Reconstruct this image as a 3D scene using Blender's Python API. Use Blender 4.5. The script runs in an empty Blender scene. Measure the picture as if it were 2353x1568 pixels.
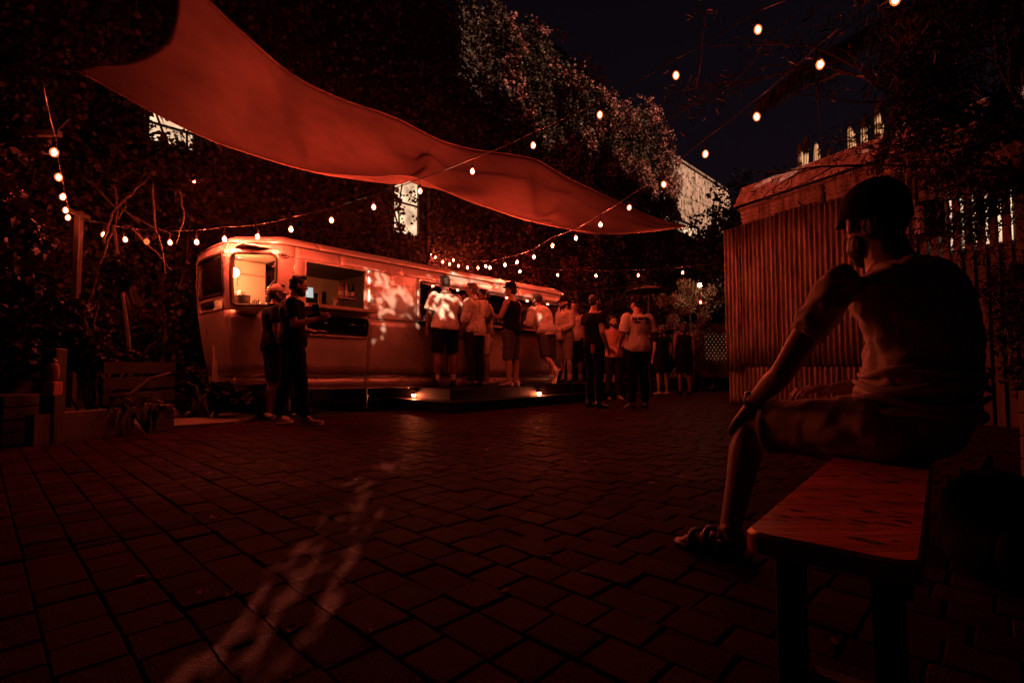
import bpy, bmesh, math, random
import numpy as np
from mathutils import Vector, Matrix, noise

random.seed(7)
rng = np.random.default_rng(7)
S = bpy.context.scene
COL = S.collection

# ------------------------------------------------------------------ camera, world, moonlight, exposure
CAM_H = 0.70
TP = 56 / 1176                                     # tangent of the upward tilt
PITCH = math.atan(TP)
cam_d = bpy.data.cameras.new('camera')
cam = bpy.data.objects.new('camera', cam_d)
COL.objects.link(cam)
cam.location = (0, 0, CAM_H)
cam.rotation_euler = (math.pi / 2 + PITCH, 0, 0)
cam_d.sensor_width = 36
cam_d.lens = 18
cam_d.clip_start = 0.05
cam_d.clip_end = 3000
S.camera = cam

S.view_settings.view_transform = 'Standard'
S.view_settings.look = 'None'
S.view_settings.exposure = 1.0
S.view_settings.gamma = 1
S.cycles.use_denoising = True
S.cycles.sample_clamp_indirect = 2.0
S.cycles.sample_clamp_direct = 0.0
S.cycles.max_bounces = 5
S.cycles.diffuse_bounces = 2
S.cycles.glossy_bounces = 3
S.cycles.transparent_max_bounces = 12
S.cycles.caustics_reflective = False
S.cycles.caustics_refractive = False
S.cycles.use_light_tree = True

LAMP = (1.0, 0.090, 0.037)                          # the red-orange of the bulbs
BULB_E = 2150.0
W = bpy.data.worlds.new('World')
S.world = W
W.use_nodes = True
wn = W.node_tree.nodes
wl = W.node_tree.links
bg = wn['Background']
tc = wn.new('ShaderNodeTexCoord')
sx = wn.new('ShaderNodeSeparateXYZ')
cr = wn.new('ShaderNodeValToRGB')
wl.new(tc.outputs['Generated'], sx.inputs[0])
wl.new(sx.outputs['Z'], cr.inputs[0])
wl.new(cr.outputs[0], bg.inputs[0])
cr.color_ramp.elements[0].position = 0.0
cr.color_ramp.elements[0].color = (0.0036, 0.0021, 0.0034, 1)
cr.color_ramp.elements[1].position = 0.75
cr.color_ramp.elements[1].color = (0.0008, 0.0005, 0.0010, 1)
bg.inputs[1].default_value = 1.0

TO_SUN = Vector((0.10, -0.90, 0.38)).normalized()   # low moon behind the viewer
sun_d = bpy.data.lights.new('moon', 'SUN')
sun_d.energy = 5.0
sun_d.angle = math.radians(0.17)
sun_d.color = (1.0, 0.54, 0.34)
sun = bpy.data.objects.new('moon', sun_d)
COL.objects.link(sun)
sun.rotation_euler = TO_SUN.to_track_quat('Z', 'Y').to_euler()

# ------------------------------------------------------------------ survey helpers: a sight line of the photograph meets a real plane
CP = Vector((0, 0, CAM_H))
FW = Vector((0, math.cos(PITCH), math.sin(PITCH)))
UPV = Vector((0, -math.sin(PITCH), math.cos(PITCH)))
def ray(x, y):
    return FW + Vector((1, 0, 0)) * ((x - 1176) / 1176) + UPV * ((784 - y) / 1176)
def at(x, y, Y):
    d = ray(x, y)
    return CP + d * (Y / d.y)
def gnd(x, y, z=0.0):
    d = ray(x, y)
    return CP + d * ((z - CAM_H) / d.z)

# caravan frame: U along the caravan, I into it, O its front left foot
U = Vector((0.69, 0.724, 0)).normalized()
I = Vector((-U.y, U.x, 0))
O = Vector((-3.093, 6.783, 0))
def TW(s, t, z):
    return O + U * s + I * t + Vector((0, 0, z))
U_DEG = math.degrees(math.atan2(U.y, U.x))

# ------------------------------------------------------------------ object helpers
def link(o, parent=None):
    COL.objects.link(o)
    if parent is not None:
        o.parent = parent
    return o
def tag(o, label=None, cat=None, group=None, kind=None):
    if label: o['label'] = label
    if cat: o['category'] = cat
    if group: o['group'] = group
    if kind: o['kind'] = kind
    return o
def thing(name, label, cat, loc=(0, 0, 0), rz=0.0, group=None):
    o = bpy.data.objects.new(name, None)
    o.empty_display_size = 0.1
    o.location = loc
    o.rotation_euler = (0, 0, rz)
    link(o)
    return tag(o, label, cat, group)
def mesh_obj(name, V, F, m=None, parent=None, smooth=False, kind=None):
    me = bpy.data.meshes.new(name)
    me.from_pydata([tuple(v) for v in V], [], [tuple(f) for f in F])
    me.validate()
    if m: me.materials.append(m)
    if smooth:
        me.polygons.foreach_set('use_smooth', [True] * len(me.polygons))
    o = bpy.data.objects.new(name, me)
    link(o, parent)
    if kind: o['kind'] = kind
    return o

class MB:
    """collects shapes for one mesh object"""
    def __init__(s):
        s.V = []; s.F = []
    def add(s, V, F):
        n = len(s.V)
        s.V += [Vector(v) for v in V]
        s.F += [tuple(i + n for i in f) for f in F]
        return s
    def box(s, c, d, rot=None, bev=0.0):
        x, y, z = d[0] / 2, d[1] / 2, d[2] / 2
        if bev <= 0:
            V = [Vector((a * x, b * y, e * z)) for e in (-1, 1) for b in (-1, 1) for a in (-1, 1)]
            F = [(0, 2, 3, 1), (4, 5, 7, 6), (0, 1, 5, 4), (2, 6, 7, 3), (0, 4, 6, 2), (1, 3, 7, 5)]
        else:
            bm = bmesh.new()
            bmesh.ops.create_cube(bm, size=1.0)
            for v in bm.verts:
                v.co = Vector((v.co.x * d[0], v.co.y * d[1], v.co.z * d[2]))
            bmesh.ops.bevel(bm, geom=bm.edges[:], offset=bev, segments=2, affect='EDGES', profile=0.5)
            bm.verts.index_update()
            V = [v.co.copy() for v in bm.verts]
            F = [[v.index for v in f.verts] for f in bm.faces]
            bm.free()
        c = Vector(c)
        if rot is not None:
            V = [rot @ v for v in V]
        return s.add([v + c for v in V], F)
    def tube(s, P, R, seg=8, side=None, cap=True):
        """P points, R radii (number or (ra, rb)); side = list of vectors for ra"""
        P = [Vector(p) for p in P]
        n = len(P)
        rings = []
        prev = None
        for i in range(n):
            t = (P[min(i + 1, n - 1)] - P[max(i - 1, 0)])
            if t.length < 1e-9: t = Vector((0, 0, 1))
            t.normalize()
            if side is not None:
                a = Vector(side[i]); a = a - t * a.dot(t)
            elif prev is None:
                a = t.orthogonal()
            else:
                a = prev - t * prev.dot(t)
            if a.length < 1e-6: a = t.orthogonal()
            a.normalize(); prev = a
            b = t.cross(a)
            r = R[i] if isinstance(R, list) else R
            ra, rb = r if isinstance(r, (list, tuple)) else (r, r)
            rings.append([P[i] + a * (ra * math.cos(2 * math.pi * k / seg)) + b * (rb * math.sin(2 * math.pi * k / seg)) for k in range(seg)])
        V = [v for rg in rings for v in rg]
        F = []
        for i in range(n - 1):
            for k in range(seg):
                k2 = (k + 1) % seg
                F.append((i * seg + k, i * seg + k2, (i + 1) * seg + k2, (i + 1) * seg + k))
        if cap:
            F.append(tuple(range(seg - 1, -1, -1)))
            F.append(tuple((n - 1) * seg + k for k in range(seg)))
        return s.add(V, F)
    def ball(s, c, r, rot=None, nu=12, nv=8):
        rx, ry, rz = r if isinstance(r, (list, tuple)) else (r, r, r)
        V = [Vector((0, 0, -rz))]
        for j in range(1, nv):
            a = -math.pi / 2 + math.pi * j / nv
            for i in range(nu):
                b = 2 * math.pi * i / nu
                V.append(Vector((rx * math.cos(a) * math.cos(b), ry * math.cos(a) * math.sin(b), rz * math.sin(a))))
        V.append(Vector((0, 0, rz)))
        F = []
        for i in range(nu):
            F.append((0, 1 + (i + 1) % nu, 1 + i))
            F.append((len(V) - 1, len(V) - 1 - nu + i, len(V) - 1 - nu + (i + 1) % nu))
        for j in range(nv - 2):
            for i in range(nu):
                a = 1 + j * nu + i; b = 1 + j * nu + (i + 1) % nu
                F.append((a, b, b + nu, a + nu))
        if rot is not None: V = [rot @ v for v in V]
        c = Vector(c)
        return s.add([v + c for v in V], F)
    def lathe(s, c, prof, seg=12):
        V = []; F = []
        for r, z in prof:
            for k in range(seg):
                V.append(Vector((r * math.cos(2 * math.pi * k / seg), r * math.sin(2 * math.pi * k / seg), z)))
        for i in range(len(prof) - 1):
            for k in range(seg):
                k2 = (k + 1) % seg
                F.append((i * seg + k, i * seg + k2, (i + 1) * seg + k2, (i + 1) * seg + k))
        F.append(tuple(range(seg - 1, -1, -1)))
        F.append(tuple((len(prof) - 1) * seg + k for k in range(seg)))
        c = Vector(c)
        return s.add([v + c for v in V], F)
    def prism(s, poly, h0, h1):
        """poly: list of (x, y); extruded from z h0 to h1"""
        n = len(poly)
        V = [Vector((p[0], p[1], h0)) for p in poly] + [Vector((p[0], p[1], h1)) for p in poly]
        F = [tuple(range(n - 1, -1, -1)), tuple(range(n, 2 * n))]
        F += [(i, (i + 1) % n, n + (i + 1) % n, n + i) for i in range(n)]
        return s.add(V, F)
    def obj(s, name, m=None, parent=None, smooth=False, kind=None):
        return mesh_obj(name, s.V, s.F, m, parent, smooth, kind)

# ------------------------------------------------------------------ materials
def mat(name, col, rough=0.6, metal=0.0, var=0.0, vscale=6.0, bump=0.0, bscale=40.0, spec=0.5, island=0.0, stretch=(1, 1, 1), rvar=0.0, coat=0.0, sheen=0.0, trans=0.0):
    m = bpy.data.materials.new(name)
    m.use_nodes = True
    nt = m.node_tree; N = nt.nodes; L = nt.links
    b = N['Principled BSDF']
    b.inputs['Roughness'].default_value = rough
    b.inputs['Metallic'].default_value = metal
    b.inputs['Specular IOR Level'].default_value = spec
    b.inputs['Base Color'].default_value = (*col, 1)
    if coat: b.inputs['Coat Weight'].default_value = coat; b.inputs['Coat Roughness'].default_value = 0.2
    if sheen: b.inputs['Sheen Weight'].default_value = sheen
    co = N.new('ShaderNodeTexCoord')
    mp = N.new('ShaderNodeMapping'); mp.inputs['Scale'].default_value = stretch
    L.new(co.outputs['Object'], mp.inputs[0])
    colout = None
    if var > 0:
        n = N.new('ShaderNodeTexNoise'); n.inputs['Scale'].default_value = vscale; n.inputs['Detail'].default_value = 6; n.inputs['Roughness'].default_value = 0.65
        L.new(mp.outputs[0], n.inputs[0])
        r = N.new('ShaderNodeMapRange')
        r.inputs[1].default_value = 0.3; r.inputs[2].default_value = 0.7
        r.inputs[3].default_value = 1 - var; r.inputs[4].default_value = 1 + var * 0.6
        L.new(n.outputs[0], r.inputs[0])
        colout = r.outputs[0]
    if island > 0:
        g = N.new('ShaderNodeNewGeometry')
        oi = N.new('ShaderNodeObjectInfo')
        ad = N.new('ShaderNodeMath'); ad.operation = 'ADD'
        L.new(g.outputs['Random Per Island'], ad.inputs[0]); L.new(oi.outputs['Random'], ad.inputs[1])
        fr = N.new('ShaderNodeMath'); fr.operation = 'FRACT'; L.new(ad.outputs[0], fr.inputs[0])
        r2 = N.new('ShaderNodeMapRange'); r2.inputs[3].default_value = 1 - island; r2.inputs[4].default_value = 1 + island
        L.new(fr.outputs[0], r2.inputs[0])
        if colout is None: colout = r2.outputs[0]
        else:
            mu = N.new('ShaderNodeMath'); mu.operation = 'MULTIPLY'
            L.new(colout, mu.inputs[0]); L.new(r2.outputs[0], mu.inputs[1]); colout = mu.outputs[0]
    if colout is not None:
        vm = N.new('ShaderNodeVectorMath'); vm.operation = 'SCALE'
        vm.inputs[0].default_value = col
        L.new(colout, vm.inputs['Scale'])
        L.new(vm.outputs[0], b.inputs['Base Color'])
    if rvar > 0:
        n3 = N.new('ShaderNodeTexNoise'); n3.inputs['Scale'].default_value = vscale * 1.7; n3.inputs['Detail'].default_value = 5
        L.new(mp.outputs[0], n3.inputs[0])
        r3 = N.new('ShaderNodeMapRange'); r3.inputs[1].default_value = 0.3; r3.inputs[2].default_value = 0.7
        r3.inputs[3].default_value = max(0.03, rough - rvar); r3.inputs[4].default_value = min(1, rough + rvar)
        L.new(n3.outputs[0], r3.inputs[0]); L.new(r3.outputs[0], b.inputs['Roughness'])
    if bump > 0:
        n2 = N.new('ShaderNodeTexNoise'); n2.inputs['Scale'].default_value = bscale; n2.inputs['Detail'].default_value = 5
        L.new(mp.outputs[0], n2.inputs[0])
        bp = N.new('ShaderNodeBump'); bp.inputs['Strength'].default_value = bump; bp.inputs['Distance'].default_value = 0.02
        L.new(n2.outputs[0], bp.inputs['Height']); L.new(bp.outputs[0], b.inputs['Normal'])
    if trans > 0:
        tr = N.new('ShaderNodeBsdfTranslucent')
        if colout is not None: L.new(vm.outputs[0], tr.inputs[0])
        else: tr.inputs[0].default_value = (*col, 1)
        mx = N.new('ShaderNodeMixShader'); mx.inputs[0].default_value = trans
        L.new(b.outputs[0], mx.inputs[1]); L.new(tr.outputs[0], mx.inputs[2])
        L.new(mx.outputs[0], N['Material Output'].inputs[0])
    return m
def emit(name, col, e):
    m = bpy.data.materials.new(name); m.use_nodes = True
    N = m.node_tree.nodes; N.remove(N['Principled BSDF'])
    em = N.new('ShaderNodeEmission'); em.inputs[0].default_value = (*col, 1); em.inputs[1].default_value = e
    m.node_tree.links.new(em.outputs[0], N['Material Output'].inputs[0])
    return m
def glass(name, tint=(0.9, 0.9, 0.9), f=0.06):
    m = bpy.data.materials.new(name); m.use_nodes = True
    N = m.node_tree.nodes; L = m.node_tree.links; N.remove(N['Principled BSDF'])
    tr = N.new('ShaderNodeBsdfTransparent'); tr.inputs[0].default_value = (*tint, 1)
    gl = N.new('ShaderNodeBsdfGlossy'); gl.inputs['Roughness'].default_value = 0.03
    lw = N.new('ShaderNodeLayerWeight'); lw.inputs[0].default_value = 0.25
    r = N.new('ShaderNodeMapRange'); r.inputs[3].default_value = f; r.inputs[4].default_value = 0.7
    L.new(lw.outputs['Fresnel'], r.inputs[0])
    mx = N.new('ShaderNodeMixShader')
    L.new(r.outputs[0], mx.inputs[0]); L.new(tr.outputs[0], mx.inputs[1]); L.new(gl.outputs[0], mx.inputs[2])
    L.new(mx.outputs[0], N['Material Output'].inputs[0])
    return m

def metal_sheet(name, col, rough, metal):
    """hand polished aluminium: swirls of fine scratches, dull patches, dents"""
    m = mat(name, col, rough, metal, var=0.22, vscale=2.2, rvar=0.10)
    nt = m.node_tree; N = nt.nodes; L = nt.links; b = N['Principled BSDF']
    co = N.new('ShaderNodeTexCoord')
    vo = N.new('ShaderNodeTexVoronoi'); vo.inputs['Scale'].default_value = 5.5
    L.new(co.outputs['Object'], vo.inputs['Vector'])
    wv = N.new('ShaderNodeTexWave'); wv.wave_type = 'RINGS'; wv.inputs['Scale'].default_value = 26; wv.inputs['Distortion'].default_value = 5.5; wv.inputs['Detail'].default_value = 3
    mixv = N.new('ShaderNodeVectorMath'); mixv.operation = 'SUBTRACT'
    L.new(co.outputs['Object'], mixv.inputs[0]); L.new(vo.outputs['Position'], mixv.inputs[1])
    L.new(mixv.outputs[0], wv.inputs['Vector'])
    no = N.new('ShaderNodeTexNoise'); no.inputs['Scale'].default_value = 1.6; no.inputs['Detail'].default_value = 2
    L.new(co.outputs['Object'], no.inputs['Vector'])
    b1 = N.new('ShaderNodeBump'); b1.inputs['Strength'].default_value = 0.5; b1.inputs['Distance'].default_value = 0.05
    L.new(no.outputs[0], b1.inputs['Height'])
    b2 = N.new('ShaderNodeBump'); b2.inputs['Strength'].default_value = 0.10; b2.inputs['Distance'].default_value = 0.01
    L.new(wv.outputs[0], b2.inputs['Height']); L.new(b1.outputs[0], b2.inputs['Normal'])
    L.new(b2.outputs[0], b.inputs['Normal'])
    return m

def rusty_iron(name, col, rough, metal):
    m = mat(name, col, rough, metal, rvar=0.12, vscale=3)
    nt = m.node_tree; N = nt.nodes; L = nt.links; b = N['Principled BSDF']
    co = N.new('ShaderNodeTexCoord')
    mp = N.new('ShaderNodeMapping'); mp.inputs['Scale'].default_value = (5, 5, 0.7)
    L.new(co.outputs['Object'], mp.inputs[0])
    n = N.new('ShaderNodeTexNoise'); n.inputs['Scale'].default_value = 2.2; n.inputs['Detail'].default_value = 8; n.inputs['Roughness'].default_value = 0.7
    L.new(mp.outputs[0], n.inputs[0])
    cr = N.new('ShaderNodeValToRGB')
    cr.color_ramp.elements[0].position = 0.36; cr.color_ramp.elements[0].color = (col[0] * 0.22, col[1] * 0.16, col[2] * 0.13, 1)
    cr.color_ramp.elements[1].position = 0.66; cr.color_ramp.elements[1].color = (*[c * 1.25 for c in col], 1)
    L.new(n.outputs[0], cr.inputs[0]); L.new(cr.outputs[0], b.inputs['Base Color'])
    return m

M = dict(
    sett=mat('sett_stone', (0.040, 0.0110, 0.0098), 0.6, var=0.45, vscale=9, bump=0.7, bscale=26, island=0.35, rvar=0.12, spec=0.015),
    mortar=mat('joint_soil', (0.006, 0.005, 0.0045), 0.95, bump=0.3),
    ground=mat('packed_ground', (0.035, 0.03, 0.027), 0.9, var=0.4, vscale=1.5, bump=0.4, bscale=12),
    concrete=mat('old_concrete', (0.19, 0.155, 0.14), 0.85, var=0.4, vscale=3.5, bump=0.35, bscale=30),
    alu=metal_sheet('polished_aluminium', (0.80, 0.70, 0.64), 0.36, 0.5),
    alu_dark=mat('dull_aluminium', (0.16, 0.15, 0.14), 0.5, 0.7, var=0.3),
    tarred=mat('tarred_timber', (0.014, 0.011, 0.010), 0.7, var=0.35, vscale=5, bump=0.3, stretch=(0.3, 3, 3), spec=0.12),
    trim=mat('bright_trim', (0.75, 0.72, 0.70), 0.25, 0.9),
    rubber=mat('black_rubber', (0.012, 0.012, 0.012), 0.5),
    black=mat('black_paint', (0.006, 0.006, 0.006), 0.55),
    lining=mat('interior_plywood', (0.42, 0.30, 0.22), 0.6, var=0.25, vscale=3, stretch=(1, 1, 0.2)),
    lining_pale=mat('interior_cream_panel', (0.72, 0.62, 0.50), 0.55, var=0.1),
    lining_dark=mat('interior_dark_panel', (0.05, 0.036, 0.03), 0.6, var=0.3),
    wood_red=mat('painted_bench_wood', (0.64, 0.15, 0.08), 0.32, var=0.5, vscale=7, stretch=(0.35, 3, 1), bump=0.25, bscale=30, rvar=0.12),
    wood_dark=mat('dark_timber', (0.035, 0.027, 0.022), 0.6, var=0.35, vscale=5, bump=0.3, stretch=(0.3, 3, 3)),
    wood=mat('weathered_timber', (0.16, 0.115, 0.085), 0.7, var=0.4, vscale=6, bump=0.35, stretch=(3, 3, 0.3)),
    counter=mat('oak_counter', (0.52, 0.40, 0.29), 0.45, var=0.2, stretch=(0.2, 2, 2)),
    iron=rusty_iron('rusty_corrugated_iron', (0.33, 0.26, 0.235), 0.55, 0.35),
    roof_iron=rusty_iron('pale_corrugated_roofing', (0.55, 0.49, 0.50), 0.5, 0.12),
    barn=mat('weathered_barn_sheet', (0.22, 0.19, 0.165), 0.7, var=0.75, vscale=2.0, stretch=(5, 5, 0.35), bump=0.5),
    brick=mat('dark_render', (0.05, 0.045, 0.042), 0.9, var=0.3, bump=0.4),
    sail=mat('sail_canvas', (0.76, 0.45, 0.40), 0.85, var=0.42, vscale=0.55, bump=0.6, bscale=1.6, trans=0.05, stretch=(1.0, 1.0, 2.0)),
    cable=mat('black_cable', (0.03, 0.028, 0.027), 0.32),
    steel=mat('brushed_steel', (0.6, 0.58, 0.56), 0.22, 1.0, var=0.1),
    leaf_ivy=mat('ivy_leaf', (0.045, 0.031, 0.025), 0.45, island=0.9, trans=0.2, spec=0.22),
    leaf_bract=mat('bougainvillea_bract', (0.24, 0.10, 0.09), 0.6, island=0.6, trans=0.3, spec=0.22),
    leaf_dark=mat('dark_leaf', (0.028, 0.022, 0.017), 0.45, island=0.6, trans=0.15, spec=0.22),
    leaf_tree=mat('tree_leaf', (0.024, 0.016, 0.013), 0.45, island=0.6, trans=0.2, spec=0.22),
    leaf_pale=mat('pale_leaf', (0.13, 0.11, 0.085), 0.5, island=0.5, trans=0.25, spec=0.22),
    palm=mat('palm_leaflet', (0.055, 0.045, 0.035), 0.4, island=0.4, trans=0.15),
    bark=mat('bark', (0.048, 0.033, 0.026), 0.85, var=0.4, vscale=12, bump=0.5),
    cactus=mat('cactus_skin', (0.24, 0.20, 0.12), 0.5, var=0.25, bump=0.2),
    skin=mat('skin', (0.46, 0.27, 0.20), 0.5, var=0.08, vscale=8),
    skin_tan=mat('tanned_skin', (0.24, 0.125, 0.085), 0.5, var=0.08, vscale=8),
    hair=mat('dark_hair', (0.010, 0.008, 0.007), 0.5, bump=0.5, bscale=90, stretch=(1, 1, 0.3)),
    hair_grey=mat('sandy_hair', (0.15, 0.10, 0.075), 0.55, bump=0.5, bscale=90),
    white=mat('white_cotton', (0.76, 0.68, 0.61), 0.85, var=0.06, bump=0.12, bscale=160, sheen=0.15, spec=0.06),
    cream=mat('cream_linen', (0.60, 0.53, 0.47), 0.85, var=0.10, bump=0.15, bscale=140, spec=0.06),
    beige=mat('beige_cloth', (0.36, 0.30, 0.26), 0.85, var=0.10, bump=0.12, bscale=140, spec=0.06),
    red_shirt=mat('coral_shirt', (0.55, 0.26, 0.20), 0.85, var=0.10, bump=0.12, bscale=140, spec=0.06),
    grey_tee=mat('grey_cotton', (0.20, 0.175, 0.17), 0.85, var=0.10, bump=0.12, bscale=140, spec=0.06),
    denim=mat('denim', (0.10, 0.09, 0.095), 0.85, var=0.25, vscale=14, bump=0.2, bscale=120, spec=0.06),
    khaki=mat('khaki_cloth', (0.20, 0.16, 0.135), 0.85, var=0.12, bump=0.15, bscale=120, spec=0.06),
    black_cloth=mat('black_cloth', (0.008, 0.0075, 0.0075), 0.85, bump=0.1, bscale=140, spec=0.06),
    dark_cloth=mat('charcoal_cloth', (0.020, 0.018, 0.018), 0.85, bump=0.1, bscale=140, spec=0.06),
    sock=mat('white_sock', (0.65, 0.6, 0.55), 0.9),
    leather=mat('black_leather', (0.012, 0.011, 0.010), 0.3),
    shoe=mat('canvas_shoe', (0.30, 0.20, 0.17), 0.7, var=0.2),
    shoe_pale=mat('pale_trainer', (0.5, 0.44, 0.40), 0.7, var=0.15),
    eye=mat('eye', (0.02, 0.015, 0.012), 0.1),
    glass=glass('window_glass'),
    glass_dark=mat('dark_glass', (0.006, 0.005, 0.005), 0.06, spec=0.6),
    bottle=mat('dark_bottle_glass', (0.02, 0.016, 0.012), 0.06, spec=0.8, island=0.8),
    drink=mat('amber_glass', (0.35, 0.16, 0.07), 0.08, spec=0.8),
    paper=mat('bottle_label', (0.6, 0.52, 0.44), 0.7),
    bulb=emit('lit_bulb', LAMP, BULB_E),
    bulb_mid=emit('lit_bulb_medium', LAMP, BULB_E * 0.6),
    bulb_soft=emit('lit_bulb_soft', LAMP, BULB_E * 0.13),
    bulb_low=emit('lit_bulb_low', LAMP, BULB_E * 0.03),
    globe=emit('lit_globe', (1, 0.21, 0.075), 240),
    pinlamp=emit('lit_downlight', LAMP, 60),
    steplamp=emit('lit_step_light', (1, 0.17, 0.06), 620),
    flood=emit('lit_flood_lamp', (1, 0.42, 0.22), 260),
    lit_pane=emit('lit_window_pane', (1, 0.68, 0.45), 0.85),
    dim_pane=emit('dim_lit_pane', (1, 0.45, 0.22), 0.07),
    screen=emit('lit_screen', (0.52, 0.55, 0.52), 0.5),
    screen_bright=emit('lit_screen_panel', (0.9, 0.93, 0.9), 0.5),
    ember=emit('glowing_ember', (1, 0.05, 0.02), 1.5),
)

def lit_room(name, col, e):
    m = emit(name, col, e); N = m.node_tree.nodes; L = m.node_tree.links
    em = [n for n in N if n.type == 'EMISSION'][0]
    co = N.new('ShaderNodeTexCoord'); n = N.new('ShaderNodeTexNoise'); n.inputs['Scale'].default_value = 2.6; n.inputs['Detail'].default_value = 4
    L.new(co.outputs['Object'], n.inputs[0])
    r = N.new('ShaderNodeMapRange'); r.inputs[1].default_value = .32; r.inputs[2].default_value = .68; r.inputs[3].default_value = e * .35; r.inputs[4].default_value = e * 1.25
    L.new(n.outputs[0], r.inputs[0]); L.new(r.outputs[0], em.inputs[1])
    return m
M['lit_pane'] = lit_room('lit_window_glow', (1, 0.60, 0.36), 0.72)
def glow_glass(name, col, e, f):
    m = bpy.data.materials.new(name); m.use_nodes = True
    N = m.node_tree.nodes; L = m.node_tree.links; N.remove(N['Principled BSDF'])
    tr = N.new('ShaderNodeBsdfTransparent'); em = N.new('ShaderNodeEmission')
    em.inputs[0].default_value = (*col, 1); em.inputs[1].default_value = e
    mx = N.new('ShaderNodeMixShader'); mx.inputs[0].default_value = f
    L.new(tr.outputs[0], mx.inputs[1]); L.new(em.outputs[0], mx.inputs[2]); L.new(mx.outputs[0], N['Material Output'].inputs[0])
    return m
M['bulb_glass'] = glow_glass('frosted_bulb_glass', (1, .19, .045), 1.2, .38)
# ------------------------------------------------------------------ ground and stone setts
NV = Vector((U.y, -U.x, 0))                         # out of the caravan's side, towards the square
g = MB()
g.add([(-400, -400, -0.05), (400, -400, -0.05), (400, 600, -0.05), (-400, 600, -0.05)], [(0, 1, 2, 3)])
tag(g.obj('ground', M['ground']), kind='structure')
pv = MB()
pv.add([(-14, -3, -0.016), (14, -3, -0.016), (14, 20, -0.016), (-14, 20, -0.016)], [(0, 1, 2, 3)])
paving = tag(pv.obj('paving', M['mortar']), kind='structure')

def sett_variant():
    j = lambda a: random.uniform(-a, a)
    c = [(-.5, -.5), (.5, -.5), (.5, .5), (-.5, .5)]
    out = [(x + j(.02), y + j(.02)) for x, y in c]
    V = [(x * .93 + j(.012), y * .93 + j(.012), j(.0012)) for x, y in out] + [(x, y, -.005) for x, y in out] + [(x, y, -.03) for x, y in out]
    V.append((j(.1), j(.1), .0015 + j(.001)))
    F = [(0, 1, 12), (1, 2, 12), (2, 3, 12), (3, 0, 12)]
    for k in range(4):
        k2 = (k + 1) % 4
        F.append((k + 4, k2 + 4, k2, k)); F.append((k + 8, k2 + 8, k2 + 4, k + 4))
    return np.array(V, float), F
VAR = [sett_variant() for _ in range(10)]
VMESH = []
for V, F in VAR:
    me = bpy.data.meshes.new('sett'); me.from_pydata([tuple(v) for v in V], [], F); me.materials.append(M['sett'])
    VMESH.append(me)
BAND = -2.66
rows = []
PW = 0.145
for i in range(-75, 130):
    a = i * PW
    b = -14 + random.uniform(0, .15)
    while b < 8:
        ln = random.choice((.14, .15, .16, .18, .20, .22)) + random.uniform(-.008, .008)
        if b < BAND and b + ln > BAND - .05: ln = BAND - b
        elif abs(b - BAND) < 1e-6: ln = .075
        if ln > .03: rows.append((a, b, ln))
        b += ln
cand = []
for a, b, ln in rows:
    p = U * (a + PW / 2) + NV * (b + ln / 2)
    if p.y < .55 or p.y > 13.5: continue
    if abs(p.x) > p.y * 1.08 + .5: continue
    s_, t_ = (p - O).dot(U), (p - O).dot(I)
    if -.3 < s_ and t_ > -.15: continue
    if p.x < -3.72 and p.y > 4.1 and p.x < -4.3 + (p.y - 4.5) * .3: continue
    cand.append((p.x ** 2 + p.y ** 2, p, ln))
cand.sort(key=lambda c: c[0])
ang = U.angle(Vector((1, 0, 0)))
near = [c for c in cand if abs(1176 * c[1].x / c[1].y) < 1210 and c[1].y > CAM_H * 1176 / 760][:300]
nearset = set(id(c) for c in near)
for d2, p, ln in near:
    o = bpy.data.objects.new('sett', random.choice(VMESH))
    o.location = (p.x, p.y, random.uniform(-.0035, .0035))
    o.scale = (PW - .005, ln - .005, 1)
    o.rotation_euler = (random.uniform(-.007, .007), random.uniform(-.007, .007), ang + random.uniform(-.02, .02))
    link(o, paving)
VV = []; FF = []; n0 = 0
for c in cand:
    if id(c) in nearset: continue
    d2, p, ln = c
    V, F = random.choice(VAR)
    Q = V.copy(); Q[:, 0] *= PW - .005; Q[:, 1] *= ln - .005
    tl = np.array([random.uniform(-.007, .007), random.uniform(-.007, .007)])
    Q[:, 2] += Q[:, 0] * tl[0] + Q[:, 1] * tl[1] + random.uniform(-.003, .003)
    a_ = ang + random.uniform(-.02, .02)
    X = Q[:, 0] * math.cos(a_) - Q[:, 1] * math.sin(a_) + p.x
    Y = Q[:, 0] * math.sin(a_) + Q[:, 1] * math.cos(a_) + p.y
    VV += list(zip(X, Y, Q[:, 2])); FF += [tuple(k + n0 for k in f) for f in F]; n0 += len(V)
mesh_obj('sett', VV, FF, M['sett'], paving, kind='stuff')
# fallen leaves on the setts
def small_leaf_mesh(L=.05, Wd=.022):
    return [(0, 0, 0), (L * .5, Wd, .006), (L, 0, .012), (L * .5, -Wd, .006), (L * .5, 0, -.001)], [(0, 4, 1), (1, 4, 2), (2, 4, 3), (3, 4, 0)]

# ------------------------------------------------------------------ the caravan bar
TILT = 0.014
def TWt(s, t, z):
    return TW(s, t, z - TILT * s)
caravan = thing('caravan', 'long polished aluminium caravan bar with rounded nose and open serving hatches', 'caravan', O, 0)
CINV = Matrix.Translation(-O)
def cl(v): return v - O                               # world to caravan empty space (no rotation)

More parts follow.
